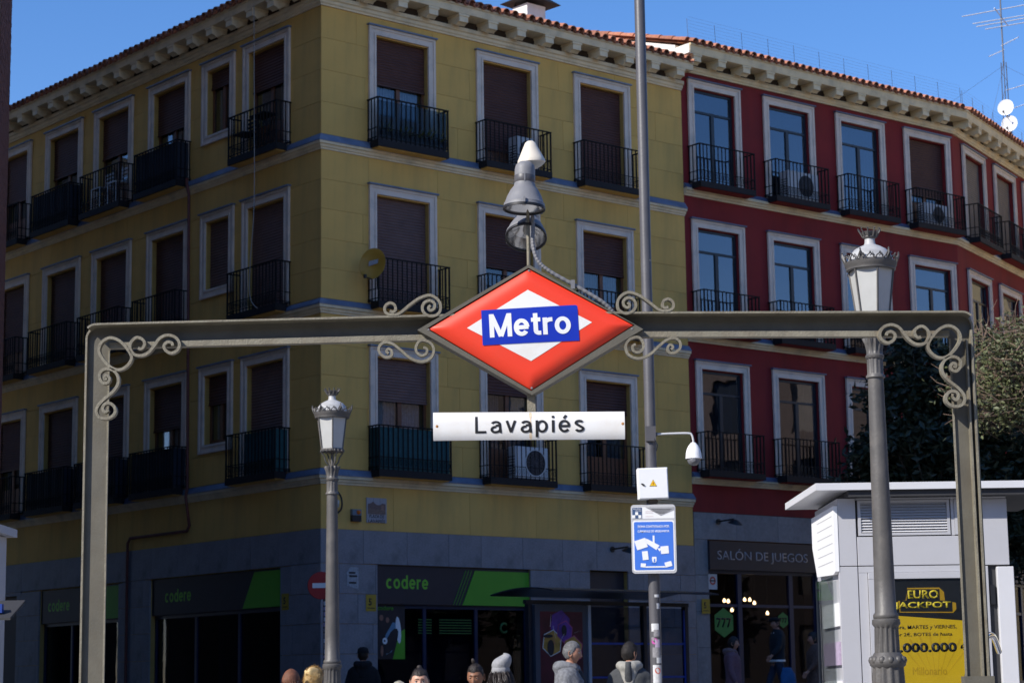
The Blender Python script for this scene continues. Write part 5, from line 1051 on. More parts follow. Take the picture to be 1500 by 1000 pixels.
q = empty('wall_lantern', WB.world(.20, -.02, 5.05), yB, 'small dark bracket fitting on the yellow corner beside the farther lamp', 'fitting'); m = MB(); m.tube([tuple(p) for p in crm([(0, -.02, .2), (.02, -.15, .22), (.12, -.16, .1), (.12, -.16, -.1), (.0, -.1, -.2), (0, -.02, -.1)], 6)], .018, 6); obj('loop', m, BLK, q); m = MB(); m.lathe([(0, -.1), (.05, -.06), (.055, .05), (0, .09)], 12, (.04, -.12, 0)); obj('glass', m, GLOBE, q, smooth=1.)
def ac(W, x, z, lab, w_=.78, h=.55, fan=True, y=-.22):
    q = empty('air_conditioner', W.world(x, y, z), W.rz, lab, 'air conditioner'); m = MB(); m.box(-w_/2, w_/2, -.13, .13, 0, h); o = obj('casing', m, ACW, q); b_ = o.modifiers.new('bevel', 'BEVEL'); b_.width = .012; b_.segments = 2
    m = MB(); r_ = h*.40; m.lathe([(r_, 0), (r_, .008), (r_+.02, .008), (r_+.02, 0)], 24, mx=T((-.1*0+.08, -.131, h/2)) @ RX(pi/2)); obj('fan_ring', m, ACW, q); m = MB(); m.lathe([(0, .002), (r_, .002)], 20, mx=T((.08, -.131, h/2)) @ RX(pi/2)); obj('fan_opening', m, PDK, q, fix=False)
    m = MB()
    for k in range(4): m.lathe([(r_*(k+1)/5, .006), (r_*(k+1)/5+.006, .006)], 20, mx=T((.08, -.131, h/2)) @ RX(pi/2))
    for k in range(8): a = pi*k/8; m.tube([(.08-r_*math.cos(a), -.138, h/2-r_*math.sin(a)), (.08+r_*math.cos(a), -.138, h/2+r_*math.sin(a))], .003, 3)
    obj('fan_grille', m, GALV, q, fix=False)
    for k in range(7): m = MB(); m.box(-w_/2-.002, -w_/2+.001, -.1, .1, .08+.055*k, .10+.055*k); obj('side_slot', m, PDK, q)
    return q
ac(WC, 3.45, 12.40, 'white air conditioner on the second top floor balcony of the red building', .95, .62); ac(WC, 7.95, 12.40, 'white air conditioner on the fourth top floor balcony of the red building', .8, .5)
ac(WB, 4.75, 5.72, 'white air conditioner on the middle balcony of the lowest storey, below the name plate', .85, .62); ac(WB, 4.75, 11.95, 'white air conditioner at the back of the top floor balcony behind the floodlights', .45, .62, y=-.16)
def dish(loc, rz, lab, mm, rad=.33, tilt=.45, arm=True, sc=1.):
    q = empty('satellite_dish', loc, rz, lab, 'satellite dish'); D_ = RX(pi/2-tilt*.5); m = MB(); m.lathe([(0, 0), (rad*.35, .008), (rad*.7, .035), (rad, .075), (rad+.006, .073), (rad*.7, .028), (0, -.008)], 30, mx=D_ @ Matrix.Scale(.88, 4, (1, 0, 0))); obj('reflector', m, mm, q, smooth=.8)
    m = MB(); m.tube([tuple(D_ @ Vector((0, -rad*.98, .06))), tuple(D_ @ Vector((0, -rad*1.15, .32)))], .012, 6); m.lathe([(0, -.04), (.03, -.03), (.035, .03), (0, .04)], 10, tuple(D_ @ Vector((0, -rad*1.12, .34)))); obj('feed_arm', m, BLK if mm is not SWHITE else GALV, q); m = MB(); m.tube([(0, .02, 0), (0, .12, -.05), (0, .14, -rad-.1)], .018, 6); obj('bracket', m, IRON, q); return q
DY = mat('orange_dish', (.50, .27, .035), .5, .1, 4); dq = dish(WB.world(.84, -.50, 9.46), yB-R(62), 'orange yellow satellite dish on the left end of the middle floor balcony', DY, .30, .3)
m = MB(); m.prism([(-.1, -.02), (.09, .02), (.1, .10), (-.09, .07)], -.032, -.030); obj('faded_logo', m, mat('faded_logo', (.38, .40, .44), .6, .2, 30), dq)
dish(WC.world(5.2, -.62, 10.1), yC-R(20), 'grey satellite dish on a red building balcony, just left of the nearer lantern', mat('grey_dish', (.12, .15, .2), .5), .36, .3)
# plants, furniture and pots on the balconies
def plant(W, x, y, z, lab, grp, s=1., pot=True, seed=0, cat='potted plant'):
    rr = random.Random(seed); q = empty('potted_plant', W.world(x, y, z), 0, lab, cat, grp); m = MB(); m.lathe([(0, 0), (.07, 0), (.09, .13), (.1, .15), (.085, .15), (.08, .12), (0, .12)], 14); obj('pot', m, mat('clay_pot', (.22, .09, .05), .8, .1), q, smooth=.8); m = MB()
    for k in range(70): a = rr.uniform(0, 6.28); e = rr.uniform(.2, 1.4); l = rr.uniform(.1, .28)*s; d = Vector((math.cos(a)*math.cos(e), math.sin(a)*math.cos(e), math.sin(e))); sd = Vector((-math.sin(a), math.cos(a), 0))*.018; b_ = Vector((0, 0, .13)); m.add([b_, b_+d*l*.6+sd, b_+d*l, b_+d*l*.6-sd], [(0, 1, 2, 3)])
    obj('foliage', m, LEAF, q, fix=False)
for k, (x, z) in enumerate(((1.35, 11.94), (1.75, 11.94), (2.0, 11.94), (2.3, 11.94), (2.55, 11.94))): plant(WB, x, -.22, z, ['leftmost potted plant on the glazed top floor corner balcony', 'low potted plant left of the centre of the corner balcony', 'middle potted plant on the glazed corner balcony', 'bushy potted plant right of the centre of the corner balcony', 'rightmost potted plant on the glazed corner balcony'][k], 'potted plants on the corner balcony', 1.2+.2*(k % 2), seed=k)
GSC = glassy('balcony_glass', (.55, .60, .62), 1.35)
m = MB(); m.box(1.07, 2.71, -.34, -.334, 11.97, 12.70); m.box(2.702, 2.708, -.33, -.06, 11.97, 12.70); q = WB.part('balcony_screen', m, GSC)
m = MB(); m.box(1.08, 2.70, -.334, -.328, 11.94, 12.12); WB.part('balcony_kickboard', m, PDK)
for k in range(3): plant(WA, -1.3-.45*k, -.2, 5.71, 'potted plant on the lowest side street balcony near the corner', 'pots on the lowest side street balcony', .8, seed=30+k) if False else None
def chair(W, x, y, z, mm, lab, grp=None, rz=0.):
    q = empty('balcony_chair', W.world(x, y, z), W.rz+rz, lab, 'chair', grp); m = MB(); m.box(-.19, .19, -.17, .17, .42, .445); obj('seat', m, mm, q); m = MB()
    for k in range(4): m.box(-.17, .17, .16, .175, .52+.08*k, .56+.08*k)
    for sx in (-.18, .18): m.tube([(sx, .165, .0), (sx, .17, .42), (sx, .19, .86)], .012, 5)
    obj('backrest', m, mm, q)
    for sx in (-.18, .18): m = MB(); m.tube([(sx, -.16, 0), (sx, -.16, .43)], .012, 5); obj('leg', m, mm, q)
chair(WA, -2.3, -.19, 11.94, IRON, 'black slatted folding chair at the left of the top corner balcony of the side street'); chair(WA, -7.9, -.19, 11.94, mat('white_chair_paint', (.5, .5, .5), .5), 'white metal chair on the left of the fourth side street balcony'); chair(WA, -7.2, -.19, 11.94, MATS['white_chair_paint'], 'white metal chair on the right of the fourth side street balcony')
q = empty('balcony_table', WA.world(-1.65, -.20, 11.94), WA.rz, 'small black square table on the top corner balcony of the side street', 'table'); m = MB(); m.box(-.25, .25, -.16, .16, .66, .69); obj('table_top', m, IRON, q)
for sx in (-.2, .2):
    for sy in (-.12, .12): m = MB(); m.tube([(sx, sy, 0), (-sx*.8, sy, .66)], .011, 5); obj('leg', m, IRON, q)
# ------------------------------------------------------------------ ANTENNA MAST on the roof at the right
am = empty('antenna_mast', (14.25, 58.4, 15.9), 0, 'slender guyed antenna mast carrying long aerials against the sky at the top right', 'antenna'); AW = mat('aerial_metal', (.55, .56, .58), .4, .1); m = MB()
for k in range(3): a = 2*pi*k/3+.3; m.tube([(.13*math.cos(a), .13*math.sin(a), -.6), (.08*math.cos(a), .08*math.sin(a), 3.4)], .014, 5)
for k in range(14):
    z0, z1 = -.4+.27*k, -.13+.27*k; r0 = .12-.003*k; a, b_ = 2*pi*k/3+.3, 2*pi*(k+1)/3+.3; m.tube([(r0*math.cos(a), r0*math.sin(a), z0), (r0*math.cos(b_), r0*math.sin(b_), z1)], .007, 4)
m.tube([(0, 0, 3.3), (0, 0, 6.5)], .022, 6); obj('lattice', m, GALV, am, fix=False)
def aerial(z, ang, L_, n, el, up_=0., off=0.): 
    m = MB(); d = Vector((math.cos(ang), math.sin(ang), up_)); sd = Vector((-math.sin(ang), math.cos(ang), 0)); b0 = Vector((0, 0, z))+d*off; m.tube([tuple(b0-d*L_*.1), tuple(b0+d*L_)], .012, 5)
    for k in range(n): c_ = b0+d*L_*k/(n-1); l = el*(1-.4*k/n); m.tube([tuple(c_-sd*l), tuple(c_+sd*l)], .005, 4)
    obj('aerial', m, AW, am)
m = MB()
for (z, x0, x1, dz) in ((4.95, -1.15, .9, .42), (4.70, -.85, 1.1, .36), (4.62, -.75, 1.2, .38), (4.5, -.5, 1.0, .3)): m.tube([(x0, -.1, z-dz*.5), (x1, .1, z+dz*.5)], .015, 5)
m.tube([(-.3, -.5, 4.85), (.3, .5, 4.65)], .015, 5); obj('vhf_aerial', m, AW, am)
aerial(3.75, R(170), .4, 5, .1, -.4); aerial(3.9, R(-12), .45, 5, .15, .45); aerial(2.55, R(-8), .75, 4, .12, .25, .1); aerial(1.95, R(-10), .7, 4, .12, .3, .05); aerial(.45, R(-5), .8, 7, .16, .3, .15)
m = MB(); 
for a in (R(200), R(250), R(330)): m.tube([(0, 0, 3.3), (4.5*math.cos(a), 4.5*math.sin(a), .2)], .004, 3)
obj('guy_wire', m, GALV, am, fix=False)
dish((14.08, 57.7, 17.72), R(-25), 'upper white satellite dish on the rooftop antenna mast', SWHITE, .25, .5); dish((14.14, 57.6, 17.22), R(-25), 'lower white satellite dish on the rooftop antenna mast', SWHITE, .25, .5)

# ------------------------------------------------------------------ PEOPLE
def skinmat(name, col):
    m = mat(name, col, .5, .07, 25, .12, 180); b = m.node_tree.nodes['Principled BSDF']; b.inputs['Subsurface Weight'].default_value = .12; b.inputs['Subsurface Scale'].default_value = .01; b.inputs['Subsurface Radius'].default_value = (1, .35, .2); return m
def hairmat(name, col, rough=.45):
    if name in MATS: return MATS[name]
    m = mat(name, col, rough, .35, 30); n = m.node_tree; b = n.nodes['Principled BSDF']; tc = n.nodes.new('ShaderNodeTexCoord'); mp = n.nodes.new('ShaderNodeMapping'); mp.inputs['Scale'].default_value = (260, 260, 14)
    nz = n.nodes.new('ShaderNodeTexNoise'); nz.inputs['Scale'].default_value = 1; n.links.new(tc.outputs['Object'], mp.inputs[0]); n.links.new(mp.outputs[0], nz.inputs['Vector']); bp = n.nodes.new('ShaderNodeBump'); bp.inputs['Strength'].default_value = .8; bp.inputs['Distance'].default_value = .004; n.links.new(nz.outputs[0], bp.inputs['Height']); n.links.new(bp.outputs[0], b.inputs['Normal']); return m
LIP = skinmat('lip', (.30, .08, .07)); EYW = mat('eye_white', (.55, .52, .5), .2, .02); IRI = mat('iris', (.02, .012, .008), .1, .02)
def gs(x, s): return math.exp(-(x/s)**2)
def hpoint(u, v, fem=False, grow=0., full=1.):
    """point of the head surface; face looks to -y, origin between the ears"""
    dx, dy, dz = math.sin(v)*math.cos(u), math.sin(v)*math.sin(u), math.cos(v)
    x, y, z = .0765*dx, .096*dy, .118*dz+.005
    t = max(0, -dz); x *= 1-(.34 if fem else .26)*t**1.7
    if dy > 0: y *= 1-.42*t; y *= 1.04
    else: y *= 1-.06*t
    if dz > 0: z *= 1-.03*abs(dx)
    if dy < 0:
        f = -dy; y += .005*f*gs(x, .06)
        nose = gs(x, .0105+.004*min(1, max(0, (-z)/.04)))*(min(1, max(0, (.022-z)/.055)) if z > -.034 else gs(z+.034, .010)); y -= .027*nose
        y -= .006*gs(abs(x)-.012, .006)*gs(z+.036, .008)
        y += .0115*gs(abs(x)-.031, .017)*gs(z-.010, .0125)*f
        y -= .005*gs(z-.033, .009)*gs(x, .045)
        y -= .0055*gs(x, .021)*(gs(z+.0585, .0045)+1.1*gs(z+.069, .0052)); y += .0035*gs(x, .02)*gs(z+.0635, .003); y += .003*gs(z+.081, .008)*gs(x, .02)
        y -= .010*gs(x, .022)*gs(z+.099, .014)
        x *= 1+.05*gs(z+.018, .022)*f
    r = 1+grow/.1
    return Vector((x*r, y*r, (z-.005)*r+.005))
def head_into(m, fem=False, mxh=None, mi=0):
    nu, nv = 72, 56; vs = []; fs = []; ms = []
    for j in range(nv+1):
        for i in range(nu): vs.append(mxh @ hpoint(2*pi*i/nu, max(.001, min(pi-.001, pi*j/nv)), fem))
    for j in range(nv):
        for i in range(nu):
            k = (i+1) % nu; fs.append((j*nu+i, j*nu+k, (j+1)*nu+k, (j+1)*nu+i)); p = hpoint(2*pi*(i+.5)/nu, pi*(j+.5)/nv, fem); ms.append(1 if (p.y < -.07 and abs(p.x) < .024-.5*abs(p.z+.0635) and -.0745 < p.z < -.054) else 0)
    o = len(m.v); m.v += [tuple(v) for v in vs]; m.f += [[o+i for i in f] for f in fs]; m.m += ms
    for s in (-1, 1):      # ears
        pts = [(s*(.0745+.010*q), .012+.017*math.sin(a)*1.0+.004*q, -.004+.030*math.cos(a)-.003) for a, q in [(2*pi*k/12, .9 if 0 < k < 8 else .35) for k in range(12)]]
        m.tube([tuple(mxh @ Vector(p)) for p in pts], .0045, 6, 0, closed=True); m.add([mxh @ Vector((p[0]-s*.005, p[1], p[2])) for p in pts], [tuple(range(12))], 0)
def eyes(mxh, root, hm, lid, down=0.):
    for s in (-1, 1):
        c = Vector((s*.031, -.0725, .0105)); m = MB(); m.lathe([(0, -.0125)]+[(.0125*math.sin(a), -.0125*math.cos(a)) for a in [pi*k/8 for k in range(1, 8)]]+[(0, .0125)], 14, mx=mxh @ T(c) @ RX(pi/2+down)); o = obj('eye', m, EYW, root, smooth=3)
        m = MB(); m.lathe([(0, .0137), (.0035, .0133), (.006, .0118)], 12, mx=mxh @ T(c) @ RX(pi/2+down)); obj('iris', m, IRI, o, smooth=3, fix=False)
        m = MB(); top = .35 if down < .1 else .05
        vs = []; n = 10
        for i in range(5):
            e = top+(1.45-top)*i/4
            for k in range(n+1): a = -1.35+2.7*k/n; vs.append(mxh @ (c+Vector((.0138*math.sin(a)*math.cos(e)*1.1, -.0138*math.cos(a)*math.cos(e), .0138*math.sin(e)))))
        m.add(vs, [(i*(n+1)+k, i*(n+1)+k+1, (i+1)*(n+1)+k+1, (i+1)*(n+1)+k) for i in range(4) for k in range(n)]); obj('eyelid', m, lid, root, smooth=3, fix=False)
        m = MB(); m.tube([tuple(vs[k]) for k in range(n+1)], .0010, 4); obj('eyelashes', m, IRI, root)
        m = MB(); pts = [hpoint(-pi/2+s*(.12+.42*q/6), math.acos((.031+.006*math.sin(q/6*pi)-.001*q-.005)/.118)) for q in range(7)]; m.tube([tuple(mxh @ (p*1.012)) for p in pts], .0026, 5, radii=[.0026, .0032, .0032, .003, .0026, .002, .0012]); obj('eyebrow', m, hm, root, smooth=3)
def scalp(u, v, hl=.052, low=-.035):
    """1 inside the hair, 0 outside"""
    p = hpoint(u, v); front = -math.sin(u)
    lim = low+(hl-low)*max(0, min(1, (front+.05)/.55)) if front > -.05 else low-(.035)*min(1, (-front-.05)*2)
    return p.z-lim
def hair_cap(mxh, root, hm, thick, hl=.052, low=-.035, rough=.0015, seed=0, name='hair', strands=0, slen=.02, sdir=None):
    rr = random.Random(seed); nu, nv = 96, 60; m = MB(); idx = {}; vs = []; fs = []
    for j in range(nv+1):
        for i in range(nu):
            u, v = 2*pi*i/nu, max(.002, pi*j/nv); s = scalp(u, v, hl+.004*math.sin(5*u), low)
            g_ = thick*min(1, max(0, (s+.004)/.022))+rough*(math.sin(37*u+9*v)*.5+rr.uniform(-.5, .5)); idx[i, j] = len(vs); vs.append(mxh @ hpoint(u, v, grow=max(-.002, g_ if s > -.004 else -.004)))
    for j in range(nv):
        for i in range(nu):
            if scalp(2*pi*(i+.5)/nu, pi*(j+.5)/nv, hl, low) > -.006: k = (i+1) % nu; fs.append((idx[i, j], idx[k, j], idx[k, j+1], idx[i, j+1]))
    m.add(vs, fs)
    o = obj(name, m, hm, root, smooth=3, fix=False)
    if strands:
        m = MB()
        for q in range(strands):
            u = rr.uniform(0, 2*pi); v = math.acos(rr.uniform(-.5, 1)); s = scalp(u, v, hl, low)
            if s < .002: continue
            p = hpoint(u, v, grow=thick*.7); n = p.normalized(); d = (sdir or Vector((0, .3, -1))); tdir = (d-n*d.dot(n)).normalized()+n*rr.uniform(.05, .5)+Vector((rr.gauss(0, .25), rr.gauss(0, .25), rr.gauss(0, .2))); tdir.normalize()
            m.tube([tuple(mxh @ p), tuple(mxh @ (p+tdir*slen*.5+n*.001)), tuple(mxh @ (p+tdir*slen-n*.002))], .001, 3, radii=[.0013, .0011, .0004], caps=False)
        obj('hair_strands', m, hm, o, fix=False)
    return o
def skin_body(root, sk, s, pose):
    """one continuous skinned body with five fingered hands (Skin modifier), head joined to it"""
    V, E_, Rd = [], [], []
    def a(p, r, par=None): V.append(Vector(p)*s); Rd.append(r*s); (E_.append((par, len(V)-1)) if par is not None else None); return len(V)-1
    pel = a((0, 0, .93), .105); sp_ = a((0, .0, 1.10), .10, pel); ch_ = a((0, .005, 1.30), .115, sp_); nb = a((0, .015, 1.43), .080, ch_); nk = a((0, .012, 1.49), .062, nb); a((0, .0, 1.56), .056, nk)
    for sd in (-1, 1):
        k = 0 if sd < 0 else 1; el, wr = pose['arm'][k]; sh_ = a((sd*.165, .015, 1.395), .058, nb if False else ch_)
        e = a((sd*el[0], el[1], el[2]), .042, sh_); w_ = a((sd*wr[0], wr[1], wr[2]), .028, e); d = (Vector(wr)-Vector(el)).normalized(); d.x *= sd
        Wp = Vector((sd*wr[0], wr[1], wr[2])); fwd = Vector((0, -1, 0)); sdv = fwd-d*fwd.dot(d); sdv.normalize(); nrm = d.cross(sdv)*(-sd)
        pm = a(Wp+d*.045, .026, w_)
        for q, (off, ln) in enumerate(((-.030, .062), (-.010, .074), (.011, .070), (.030, .054))):
            kb_ = a(Wp+d*.088+sdv*off*-1, .0105, pm); m1 = a(Wp+d*(.088+ln*.45)+sdv*off*-1.05+nrm*.006, .0088, kb_); a(Wp+d*(.088+ln*.95)+sdv*off*-1.05+nrm*.026, .0072, m1)
        t1 = a(Wp+d*.035+sdv*.038+nrm*.01, .012, pm); t2 = a(Wp+d*.065+sdv*.055+nrm*.018, .0095, t1); a(Wp+d*.092+sdv*.056+nrm*.026, .0078, t2)
        hp, kn, an = pose['leg'][k]; h = a((sd*.085, .0, .90), .085, pel); kk = a((sd*kn[0], kn[1], kn[2]), .058, h); aa = a((sd*an[0], an[1], an[2]), .040, kk); a((sd*an[0], an[1]-.12, max(.03, an[2]-.055)), .034, aa)
    me = bpy.data.meshes.new('body'); me.from_pydata([tuple(v) for v in V], E_, []); o = bpy.data.objects.new('body', me); COL.objects.link(o)
    md = o.modifiers.new('skin', 'SKIN'); md.use_smooth_shade = True
    lay = me.skin_vertices[0].data
    for i, r in enumerate(Rd): lay[i].radius = (r, r); lay[i].use_root = (i == 0)
    o.modifiers.new('sub', 'SUBSURF').levels = 1
    bpy.context.view_layer.update(); me2 = bpy.data.meshes.new_from_object(o.evaluated_get(bpy.context.evaluated_depsgraph_get())); bpy.data.objects.remove(o)
    return me2
def loft(m, rings, n=28, sq=2.3):
    """rings: (cx,cy,cz,rx,ry)"""
    vs = []
    for (cx, cy, cz, rx, ry) in rings:
        for k in range(n): a = 2*pi*k/n; c, s_ = math.cos(a), math.sin(a); vs.append((cx+rx*math.copysign(abs(c)**(2/sq), c), cy+ry*math.copysign(abs(s_)**(2/sq), s_), cz))
    fs = [(i*n+k, i*n+(k+1) % n, (i+1)*n+(k+1) % n, (i+1)*n+k) for i in range(len(rings)-1) for k in range(n)]; fs += [tuple(range(n))[::-1], tuple((len(rings)-1)*n+k for k in range(n))]; m.add(vs, fs)
def cloth(name, mb, mats, root, vox, fold=.006, seed=0, inflate=0.):
    fixer = mb.mesh(name); fixn(fixer); fixer.materials.append(mats); o = bpy.data.objects.new(name, fixer); COL.objects.link(o)
    md = o.modifiers.new('r', 'REMESH'); md.mode = 'VOXEL'; md.voxel_size = vox; sm = o.modifiers.new('s', 'SMOOTH'); sm.iterations = 6; sm.factor = .5
    bpy.context.view_layer.update(); me = bpy.data.meshes.new_from_object(o.evaluated_get(bpy.context.evaluated_depsgraph_get())); bpy.data.objects.remove(o)
    from mathutils import noise
    sh_ = Vector((seed*3.1, seed*1.7, 0)); me.update(); ns = [v.normal.copy() for v in me.vertices]
    for v, n in zip(me.vertices, ns): p = v.co+sh_; v.co += n*(fold*(noise.noise(Vector((p.x*9, p.y*9, p.z*5)))+.6*noise.noise(Vector((p.x*5+p.z*14, p.y*7, p.z*11)))))
    me.materials.clear(); return link(name, me, mats, root, smooth=3)
ARM = ((.235, .03, 1.11), (.245, -.07, .87))
def person(x, y, H, ang, label, o, group=None):
    """ang: direction the body faces, 0 = towards the camera, positive turns it to the picture's right"""
    s = H/1.75; R0 = empty('person', (x, y, zg(y)), 0, label, 'person', group); R0.rotation_euler = (0, 0, R(ang))
    pose = dict(arm=[ARM, ARM], leg=[(0, (.10, -.02, .50), (.10, .02, .09))]*2); pose.update(o.get('pose', {}))
    sk = o['skin']; hm = o['hair']; fem = o.get('fem', False)
    mxh = T((0, -.020*s, 1.617*s+.0)) @ RZ(R(o.get('turn', 0))) @ RX(R(o.get('nod', 0))) @ Matrix.Scale(.97*s**.5, 4)
    bme = skin_body(R0, sk, s, pose); bm = bmesh.new(); bm.from_mesh(bme); hmb = MB(); head_into(hmb, fem, mxh); hme = hmb.mesh('h'); bm.from_mesh(hme); bm.to_mesh(bme); bm.free(); bpy.data.meshes.remove(hme)
    nb_ = len(bme.polygons)-len(hmb.f); bme.materials.clear(); bme.materials.append(sk); bme.materials.append(LIP)
    bme.polygons.foreach_set('material_index', [0]*nb_+hmb.m); bme.name = 'body'; body = link('body', bme, None, R0, smooth=3)
    if o.get('face', True): eyes(mxh, R0, hm if not o.get('brow') else o['brow'], sk, o.get('down', 0.))
    # clothes
    def S(rings): return [(a*s, b*s, c*s, d*s, e*s) for a, b, c, d, e in rings]
    w_ = .92 if fem else 1.
    top = MB(); L0 = o.get('hem', .80); fat = o.get('fat', 1.)
    loft(top, S([(0, 0, L0, .195*w_*fat, .145*fat), (0, 0, .95, .19*w_*fat, .14*fat), (0, .0, 1.08, .18*w_*fat, .135*fat), (0, .005, 1.22, .195*w_*fat, .145*fat), (0, .01, 1.33, .215*w_, .14*fat), (0, .015, 1.40, .218*w_*fat**.5, .122), (0, .02, 1.445, .170*w_*fat**.5, .105), (0, .018, 1.48, .110, .090), (0, .012, 1.51, .080, .078)]))
    for k, sd in enumerate((-1, 1)):
        el, wr = pose['arm'][k]; p = [Vector((sd*.165*w_, .015, 1.385)), Vector((sd*(.165*w_*.45+el[0]*.55), .02*.5+el[1]*.5, 1.25*.5+(1.385+el[2])/4)), Vector((sd*el[0], el[1], el[2])), Vector((sd*(el[0]+wr[0])/2, (el[1]+wr[1])/2, (el[2]+wr[2])/2)), Vector((sd*wr[0], wr[1], wr[2]))+(Vector((sd*el[0], el[1], el[2]))-Vector((sd*wr[0], wr[1], wr[2]))).normalized()*.02]
        top.tube([tuple(q*s) for q in p], .06, 12, radii=[.072*s, .069*s, .058*s, .052*s, .043*s])
    jk = cloth(o.get('topname', 'jacket'), top, o['top'], R0, .016*s, .007, int(x*10) % 7)
    for k, sd in enumerate((-1, 1)):
        hp, kn, an = pose['leg'][k]; tr = MB(); tr.tube([tuple(Vector(q)*s) for q in ((sd*.075, 0, .98), (sd*.092, 0, .84), (sd*kn[0], kn[1], kn[2]), (sd*an[0], an[1], an[2]+.02))], .08, 12, radii=[.10*s, .092*s, .068*s, .055*s]); cloth('trouser_leg', tr, o['bottom'], R0, .02*s, .006, k)
        sh_ = MB(); loft(sh_, [(sd*an[0]*s, (an[1]-.05)*s, (max(0, an[2]-.09)+z)*s, rx*s, ry*s) for z, rx, ry in ((0, .045, .135), (.03, .047, .138), (.06, .042, .11), (.1, .04, .05))], 18); cloth('shoe', sh_, BLK, R0, .012, .001, k)
    return R0, s, mxh, jk
SK1 = skinmat('light_skin', (.52, .29, .20)); SK2 = skinmat('brown_skin', (.27, .125, .07)); SK3 = skinmat('tan_skin', (.40, .20, .13))
HD = hairmat('dark_brown_hair', (.016, .010, .008), .6); HB = hairmat('blond_hair', (.62, .44, .20)); HR = hairmat('red_brown_hair', (.15, .055, .026), .65); HG = hairmat('grey_hair', (.13, .13, .135), .6); HBR = hairmat('brown_grey_hair', (.022, .018, .016), .75); HC = hairmat('curly_dark_hair', (.03, .022, .02))
def clothm(name, col, nb=70, var=.15, bump=.35): return mat(name, col, .95, var, 30, bump, nb)
KN = clothm('grey_knit', (.17, .175, .19), 160, .4, .9); DKC = clothm('dark_cloth', (.022, .022, .026)); DJ = clothm('charcoal_jacket', (.055, .058, .062)); BEI = clothm('beige_lining', (.30, .29, .26), 90); JEAN = clothm('dark_jeans', (.02, .03, .055)); BC = clothm('black_coat', (.006, .006, .008), 50, .1)
PKC = clothm('mauve_coat', (.16, .085, .105)); BRC = clothm('brown_coat', (.10, .06, .045), 40, .5, .6); NVJ = clothm('navy_jacket', (.012, .018, .025)); BUR = clothm('burgundy_top', (.10, .01, .03)); CRMC = clothm('cream_fur', (.45, .42, .36), 200, .4, 1.)
def hood(root, s, mm, name='hood', r=1., parent=None):
    """hood lying folded round the neck and upper back"""
    m = MB(); P = [(-.03, -.085, 1.435), (-.085, -.06, 1.46), (-.112, .0, 1.485), (-.10, .07, 1.49), (-.05, .12, 1.475), (0, .135, 1.465), (.05, .12, 1.475), (.10, .07, 1.49), (.112, .0, 1.485), (.085, -.06, 1.46), (.03, -.085, 1.435)]
    m.tube([tuple(Vector(p)*s) for p in P], .04, 12, radii=[q*s*r for q in (.02, .030, .036, .046, .056, .062, .056, .046, .036, .030, .02)])
    loft(m, [(0, (.105+.012*k)*s, (1.50-.055*k)*s, (.115-.018*k)*s*r, (.055-.007*k)*s) for k in range(5)], 20); return cloth(name, m, mm, root, .012*s, .005, 3)
# grey haired man in profile
P7, s, mh, jk = person(.575, 22.6, 1.75, 78, 'stocky grey-haired man in a grey knit hooded jacket, in profile facing right', dict(skin=SK3, hair=HG, top=KN, bottom=JEAN, fat=1.16, nod=3, turn=4, brow=HG, topname='hooded_jacket'))
hair_cap(mh, P7, HG, .009, .056, -.03, .0014, 1, strands=1500, slen=.016, sdir=Vector((0, .9, -.5))); hood(P7, s, KN, r=1.12)
m = MB(); loft(m, [(0, -.09*s, 1.10*s, .09*s, .09*s), (0, -.085*s, 1.30*s, .085*s, .085*s), (0, -.06*s, 1.44*s, .062*s, .06*s)], 16); cloth('dark_shirt', m, DKC, P7, .014, .002)
# man seen from behind with a pale hood
P8, s, mh, jk = person(1.215, 22.9, 1.735, 172, 'man seen from behind in a charcoal jacket whose hood has pale panels', dict(skin=SK3, hair=HBR, top=DJ, bottom=JEAN, fat=1.05, turn=-28, face=False))
hair_cap(mh, P8, HBR, .011, .055, -.045, .0015, 2, strands=1600, slen=.018, sdir=Vector((0, .5, -1)))
hood(P8, s, BEI, 'pale_hood', 1.1); m = MB(); P = [(0, .205-.0*k, 1.515-.03*k) for k in range(1)]
loft(m, [(0, .142*s, 1.53*s, .036*s, .055*s), (0, .152*s, 1.48*s, .038*s, .062*s), (0, .160*s, 1.42*s, .042*s, .052*s), (0, .155*s, 1.34*s, .045*s, .035*s), (0, .150*s, 1.29*s, .04*s, .02*s)], 16); cloth('hood_stripe', m, DJ, P8, .010, .001)
# shaded man in a black coat
P3, s, mh, jk = person(-2.31, 32., 1.72, 178, 'man in a long black coat and a black cap walking away in the shade', dict(skin=SK3, hair=HD, top=BC, bottom=BC, fat=1.12, hem=.45, face=False, topname='long_coat')); hair_cap(mh, P3, HD, .006); hood(P3, s, BC, 'raised_collar', 1.1)
m = MB(); m.lathe([(.0, .128), (.05, .122), (.082, .095), (.09, .06), (.091, .035), (.086, .033)], 24, mx=mh @ T((0, .005, .01)) @ Matrix.Scale(1.12, 4, (0, 1, 0))); m.lathe([(.085, .036), (.112, .033), (.112, .029), (.085, .031)], 24, mx=mh @ T((0, .005, .01)) @ Matrix.Scale(1.12, 4, (0, 1, 0))); obj('cap', m, BC, P3, smooth=1.)
